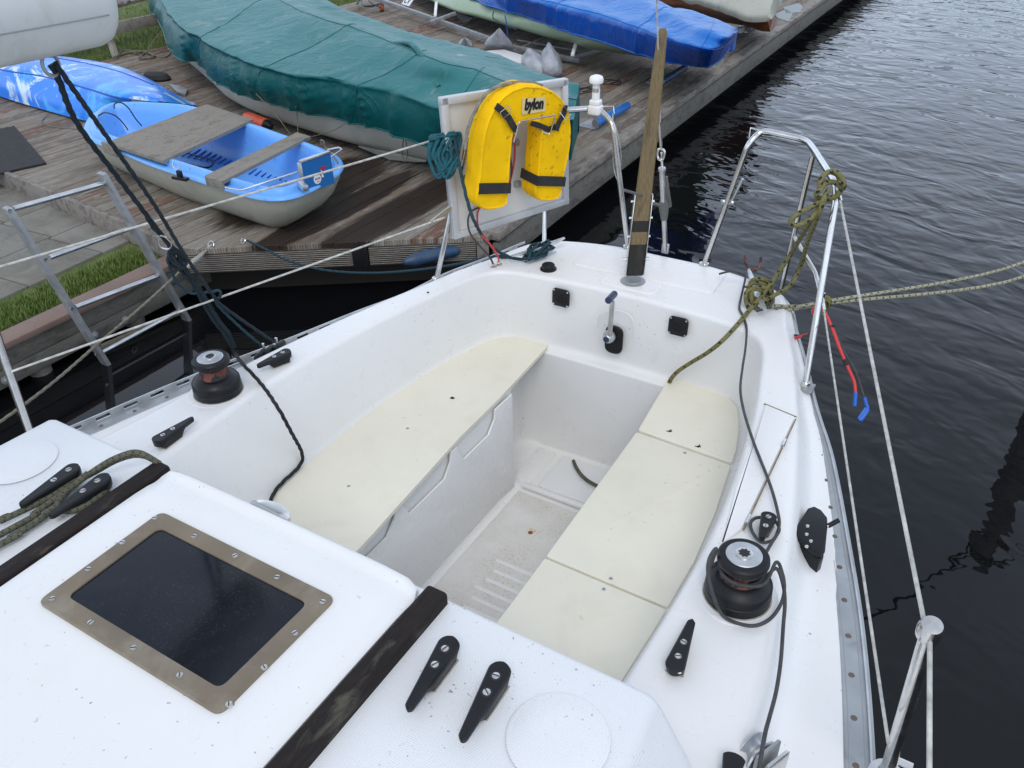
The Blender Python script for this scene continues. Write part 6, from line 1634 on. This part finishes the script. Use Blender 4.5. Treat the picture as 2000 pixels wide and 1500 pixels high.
mb = MB(); fl_ = [at(885, 22, -.47), at(925, 35, -.47), at(912, 44, -.52), at(903, 44, -.55)]; mb.add(fl_+[p+V((.0, .03, 0)) for p in fl_], [[0, 1, 2, 3], [7, 6, 5, 4], [0, 4, 5, 1], [1, 5, 6, 2], [2, 6, 7, 3], [3, 7, 4, 0]], M['ink']); mb.build('keel_flap', bdg)
mb = MB(); add_tube(mb, [at(964, 22, -.30), at(964, 36, -.4), at(985, 48, -.42), at(1010, 58, -.42)], .005, M['navy'], 6); mb.build('tie_cord', bdg); mb = MB(); add_tube(mb, [at(986, 30, -.3), at(990, 50, -.4), at(992, 80, -.55)], .005, M['bluec'], 6); mb.build('tie_cord', bdg)
mb = MB(); tg = [at(1400, 126, -.36), at(1414, 117, -.34), at(1412, 112, -.33), at(1392, 122, -.34)]; mb.add(tg+[p-V((0, 0, .01)) for p in tg], [[0, 1, 2, 3], [7, 6, 5, 4], [0, 4, 5, 1], [1, 5, 6, 2], [2, 6, 7, 3], [3, 7, 4, 0]], M['hullg']); mb.build('transom_corner', bdg)
# trolley under it
tr = thing('launching_trolley', 'galvanised launching trolley under the pale green dinghy', 'trolley', tuple(at(900, 60, DZ)))
mb = MB(); add_bar(mb, at(700, -15, DZ+.14), at(1000, 92, DZ+.06), .035, .045, M['galv']); add_bar(mb, at(1000, 92, DZ+.06), at(1130, 118, DZ+.05), .03, .04, M['galv']); mb.build('long_beam', tr)
mb = MB(); add_bar(mb, at(840, 44, DZ+.10), at(890, 26, DZ+.16), .03, .035, M['galv']); mb.build('cross_bar', tr); mb = MB(); add_bar(mb, at(1120, 112, DZ+.06), at(1200, 88, DZ+.08), .03, .035, M['galv']); mb.build('cross_bar', tr)
mb = MB(); add_bar(mb, at(1010, 78, DZ+.05), at(1130, 100, DZ+.05), .012, .012, M['galv']); add_bar(mb, at(1000, 100, DZ+.04), at(1070, 70, DZ+.10), .012, .012, M['galv']); mb.build('brace_rod', tr)
for a, b in (((850, 32), (853, 16)), ((1118, 108), (1130, 82))):
    mb = MB(); p, q_ = at(*a, DZ+.14), at(*b, DZ+.16); add_bar(mb, p, q_+V((0, 0, .06)), .03, .02, M['white']); mb.build('chock', tr)
mb = MB(); c = at(746, 16, DZ+.04); add_tube(mb, [c+V((-.02, -.015, 0)), c+V((.02, .015, 0))], .045, M['rust'], 16, smooth=0); mb.build('jockey_wheel', tr)
mb = MB(); 
for pts in ([(705, 2), (712, 12), (735, 10), (748, 4)], [(700, -5), (697, 8), (704, -2)], [(720, 0), (728, 8), (742, 14)]): add_tube(mb, [at(x, y, DZ+.08) for x, y in pts], .008, M['black'], 6)
mb.build('winch_strap', tr)
mb = MB(); pc = at(797, 2, DZ+.10); ex = (at(820, 10, DZ+.10)-at(780, -2, DZ+.10)).normalized(); pn = V((.35, -.75, .5)); Tp = frame_mat(pc, ex, z=pn)
vs, fs = box_vf(.21, .12, .006, .002); mb.add(vs, fs, M['wwhite'], T=Tp); add_text(mb, 'CV', .115, M['navy'], Tp @ Matrix.Translation((-.01, .0, .0038)), bold=.002)
obj1('number_plate', mb, 'white plate with dark blue letters CV by the trolley beam', 'sign')
mb = MB(); add_tube(mb, [at(775, 12, DZ+.01), at(795, 13, DZ+.01), at(803, 17, DZ+.01), at(795, 20, DZ+.01)], .006, M['ink'], 6); obj1('cord', mb, 'black cord lying on the boards below the white plate', 'cord')

# grey canvas bags
def bag(tip, base, label, seed):
    T_ = at(*tip[:2], DZ+tip[2]); B = [at(x, y, DZ+.0) for x, y in base]; mb = MB(); n_ = 28; rings = []
    c = sum(B, V((0, 0, 0)))/len(B); loop = resample(cr_spline(B, 6, True), .02, True); loop = [loop[int(i*len(loop)/n_)] for i in range(n_)]
    for k in range(15):
        t = k/14; w_ = (1-t)**.75*(1+.25*math.sin(math.pi*min(1, t*1.4))); rr = []
        for i, p in enumerate(loop):
            q_ = c.lerp(T_, t**.9)*1.0; d = (p-c)*w_; q = V((q_.x+d.x, q_.y+d.y, DZ+(T_.z-DZ)*t)); 
            s = noise.noise(V((i*.55, k*.35, seed)))*.018; q += V((d.x, d.y, .2)).normalized()*s; rr.append(q)
        rings.append(rr)
    add_loft(mb, rings, M['bag'], caps=True); o = mb.build('canvas_bag', sharp=70); return tag(o, label, 'bag')
bag((975, 56, .30), [(946, 95), (966, 104), (1000, 103), (990, 84), (962, 80)], 'tall peaked grey bag standing beyond the green cover, leftmost full bag', 1)
bag((1072, 84, .28), [(1058, 148), (1080, 152), (1098, 146), (1092, 118), (1062, 112)], 'darker creased grey bag with a sharp peak nearest the dock edge', 2)
bag((1032, 94, .22), [(1020, 140), (1050, 150), (1076, 150), (1066, 122), (1034, 115)], 'slumped grey bag leaning against the darker peaked bag', 3)
bag((908, 74, .18), [(896, 92), (908, 98), (922, 96), (918, 82), (902, 80)], 'only the grey tip of a bag showing behind the green cover', 4)
mb = MB(); pts = [at(x, y, DZ+.10) for x, y in ((935, 100), (985, 96), (1025, 108), (1018, 122), (960, 110))]; add_prism(mb, [(p.x, p.y) for p in pts], DZ+.07, DZ+.10, M['board'], bev=.01); obj1('folded_canvas', mb, 'flat pale folded canvas lying between the grey bags', 'canvas')

# wooden dinghy at the top
wdg = thing('wooden_dinghy', 'varnished wooden dinghy under a grey cover at the far end of the dock', 'dinghy', tuple(at(1400, 20, DZ)))
hb = [(1120, -70), (1220, -22), (1290, 8), (1340, 18), (1390, 28), (1440, 36), (1480, 40), (1500, 42)]
ht = [(1150, -100), (1250, -50), (1310, -18), (1360, -4), (1400, 8), (1445, 22), (1480, 28), (1502, 30)]
secs = []
for a, b in zip(hb, ht):
    B_ = at(*b, -.20); A_ = at(*a, -.38); K_ = A_+V((.0, .3, -.12)); C3 = B_+V((-.15, .95, .03)); secs.append([B_, (A_+B_)/2+V((-.02, -.05, -.02)), A_, K_, K_+V((-.06, .4, .04)), C3])
for s in secs[-2:]:
    for p in s[3:]: p.y -= .15
rg2 = skin(secs, 5, 6, None); mb = MB(); add_loft(mb, rg2, M['varn'], closed=False); ev = rg2[-1]; tri_cap(ev, M['orange'] if False else M['varn'], mb); mb.build('hull', wdg, sharp=60)
rim_ = [rg2[k][0] for k in range(len(rg2))]; far_ = [rg2[k][-1] for k in range(len(rg2))]
rings = []
for a, b in zip(rim_, far_):
    m_ = a.lerp(b, .5)+V((0, 0, .13)); rr = [a+V((0, -.03, -.05)), a+V((0, -.012, .012)), a.lerp(m_, .5)+V((0, 0, .02)), m_, b.lerp(m_, .5)+V((0, 0, .02)), b+V((0, .01, .012))]
    rr = cr_spline(rr, 4)
    for p in rr: p.z += noise.noise(V((p.x*5, p.y*5, 2)))*.03
    rings.append(rr)
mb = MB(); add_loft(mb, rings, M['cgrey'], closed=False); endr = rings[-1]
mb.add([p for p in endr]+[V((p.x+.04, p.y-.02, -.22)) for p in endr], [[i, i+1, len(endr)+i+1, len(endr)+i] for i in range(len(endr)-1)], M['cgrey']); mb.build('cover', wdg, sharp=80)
mb = MB()
for P in ([(1512, 28), (1536, 18), (1548, 26), (1540, 42), (1520, 36)], [(1530, 14), (1560, 6), (1568, 12), (1562, 24), (1536, 26)]):
    q_ = [at(x, y, -.30) for x, y in P]; q_ = [ad(x, y, dep(at(1520, 30, -.25))) for x, y in P]; mb.add(q_+[p+CF*.01 for p in q_], [list(range(5)), list(range(5, 10))[::-1]]+[[i, (i+1) % 5, 5+(i+1) % 5, 5+i] for i in range(5)], M['polyp'])
mb.build('plastic_flap', wdg)
mb = MB(); add_bar(mb, at(1200, 20, DZ+.05), at(1460, 34, DZ+.05), .05, .06, M['galv']); add_bar(mb, at(1440, 60, DZ+.03), at(1462, 52, DZ+.06), .07, .05, M['white']); mb.build('cradle', wdg)

# dock rollers
def roller(a, b, fl, label, mm, r=.030):
    A_, B_ = at(*a, DZ+.05), at(*b, DZ+.05); o = thing('dock_roller', label, 'roller', tuple(A_), 'rollers along the dock edge'); L_ = (B_-A_).length; T = frame_mat(A_, (0, 0, 1), z=(B_-A_))
    mb = MB(); add_lathe(mb, [(r*.8, 0), (r, .008), (r, L_-.008), (r*.8, L_)], M[mm], T=T, seg=20); mb.build('roller_sleeve', o)
    mb = MB(); add_lathe(mb, [(r*.92, -.004), (r*.92, 0)], M['galv'], T=T, seg=20); d = (B_-A_).normalized()
    mb.build('roller_cap', o)
    q_ = [at(x, y, DZ+.003) for x, y in fl]
    mb = MB(); add_prism(mb, [(p.x, p.y) for p in q_], DZ+.001, DZ+.007, M['galv'], bev=.001); br = mb.build('bracket_plate', o)
    for k in range(3):
        p = q_[0].lerp(q_[1], (k+.5)/3)*.8+(q_[2]+q_[3])/2*.2; mb = MB(); add_lathe(mb, [(.004, 0), (.003, .002)], M['ink'], c=(p.x, p.y, DZ+.007), seg=8); mb.build('bolt', br)
roller((1163, 241), (1226, 206), [(1126, 246), (1162, 254), (1180, 240), (1156, 232)], 'bright blue roller on a steel bracket at the dock edge by the gps aerial', 'rollblue')
roller((1292, 160), (1338, 132), [(1262, 162), (1292, 164), (1300, 152), (1278, 148)], 'faded dark blue roller under the bright blue covered dinghy', 'fblue')
roller((1462, 58), (1480, 46), [(1438, 62), (1462, 66), (1466, 54), (1446, 50)], 'small far blue roller below the wooden dinghy', 'fblue')
for (px, py, lb_) in ((1194, 162, 'black cord knot on the boards beyond the gps aerial'), (1140, 178, 'black cord knot on the boards just left of the gps aerial')):
    mb = MB(); c = at(px, py, DZ+.008); rnd = random.Random(px)
    add_tube(mb, [c+V((math.cos(a)*(.07+.02*rnd.random()), math.sin(a)*.10, rnd.random()*.015)) for a in [2*math.pi*i/9 for i in range(9)]], .005, M['ink'], 6, closed=True); add_tube(mb, [c+V((-.04, -.05, .01)), c+V((.0, .02, .02)), c+V((.05, .05, .01)), c+V((.02, -.06, .01))], .005, M['ink'], 6); obj1('cord', mb, lb_, 'cord')
# rope heap by the picnic bench
mb = MB(); rnd = random.Random(3)
for k in range(4):
    add_tube(mb, [at(x+rnd.uniform(-4, 4), y+rnd.uniform(-3, 3), DZ+.01+.02*rnd.random()) for x, y in ((222, 112), (240, 102), (262, 101), (280, 105), (272, 112), (295, 112), (300, 106), (280, 98), (262, 103))], .0055, M['r_old'], 6)
add_tube(mb, [at(296, 108, DZ+.01), at(320, 112, DZ+.01), at(336, 100, DZ+.02), at(341, 75, DZ+.15)], .0055, M['r_old'], 6); add_tube(mb, [at(285, 105, DZ+.02), at(300, 80, DZ+.10), at(330, 40, DZ+.25), at(334, -10, DZ+.45)], .0055, M['r_old'], 6)
obj1('rope_heap', mb, 'heap of thin beige rope on the dock beside the wooden bench', 'rope')

# picnic bench on the lawn
pb_ = thing('picnic_bench', 'weathered grey picnic bench on the grass behind the boom end', 'bench', tuple(at(225, 112, DZ)))
def pz(px, py, z): return at(px, py, DZ+z)
mb = MB(); a, b = pz(150, 28, .33), pz(345, -22, .33); add_bar(mb, a-(b-a)*.6, b+(b-a)*.5, .20, .035, M['bench']); mb.build('seat_plank', pb_)
mb = MB(); a, b = pz(140, 72, .22), pz(345, 30, .22); add_bar(mb, a-(b-a)*.8, b+(b-a)*.5, .025, .11, M['bench']); mb.build('side_board', pb_)
for a, b in (((227, 113), (203, 45)), ((322, 40), (303, -10))):
    mb = MB(); p = pz(*a, -.02); q_ = V((p.x, p.y, p.z)); t_ = at(*b, DZ+.22); add_bar(mb, p, t_+(t_-p)*.4, .05, .05, M['bench'], up=(1, -.3, 0)); mb.build('leg', pb_)
mb = MB(); add_box(mb, pz(238, 8, .36)+V((0, 0, .02)), (.16, .10, .03), M['beam'], rz=.5, bev=.004); add_box(mb, pz(238, 4, .36)+V((0, 0, .06)), (.10, .07, .05), M['beam'], rz=.5, bev=.004); mb.build('block', pb_)

# blue fenders hanging at the dock corner
def fender(a, b, z, r, label):
    A_, B_ = at(*a, z), at(*b, z); o = thing('fender', label, 'fender', tuple(A_), 'blue dock fenders'); L_ = (B_-A_).length; T = frame_mat(A_, (0, 0, 1), z=(B_-A_)); mb = MB()
    add_lathe(mb, [(.008, -.012), (.016, -.008), (.020, .004), (r*.75, .02), (r, .05), (r, L_-.05), (r*.75, L_-.02), (.018, L_)], M['fblue'], T=T, seg=24); mb.build('fender_body', o, sharp=70)
    return o
fender((792, 512), (903, 484), -.70, .036, 'long blue fender floating under the dock corner'); fender((905, 474), (990, 436), -.68, .038, 'second blue fender partly hidden behind the framed board')
mb = MB(); rnd = random.Random(2)
for k in range(5): add_tube(mb, [at(880+rnd.uniform(-6, 6), 470+rnd.uniform(-4, 4), -.70), at(898, 478+rnd.uniform(-5, 5), -.70), at(905+rnd.uniform(-4, 6), 490, -.72), at(900+rnd.uniform(-8, 12), 510+rnd.uniform(-6, 6), -.80)], .006, M['r_old'], 6)
add_tube(mb, [at(818, 462, -.62), at(812, 480, -.70), at(806, 498, -.76)], .006, M['ink'], 6); obj1('rope', mb, 'frayed algae covered rope tying the blue fenders to the dock', 'rope')
mb = MB(); add_bar(mb, at(198, 677, WZ+.02), at(360, 606, WZ+.02), .02, .02, M['r_old']); 
obj1('floating_stick', mb, 'thin pale stick lying at the waterline between the ladder rails', 'stick')

for o in list(bpy.data.objects):
    if '_w' in o: del o['_w']
for o in list(COL.objects):
    if o.parent is None and o.type in ('MESH', 'EMPTY'):
        o.location = o.location*SCALE; o.scale = (SCALE,)*3
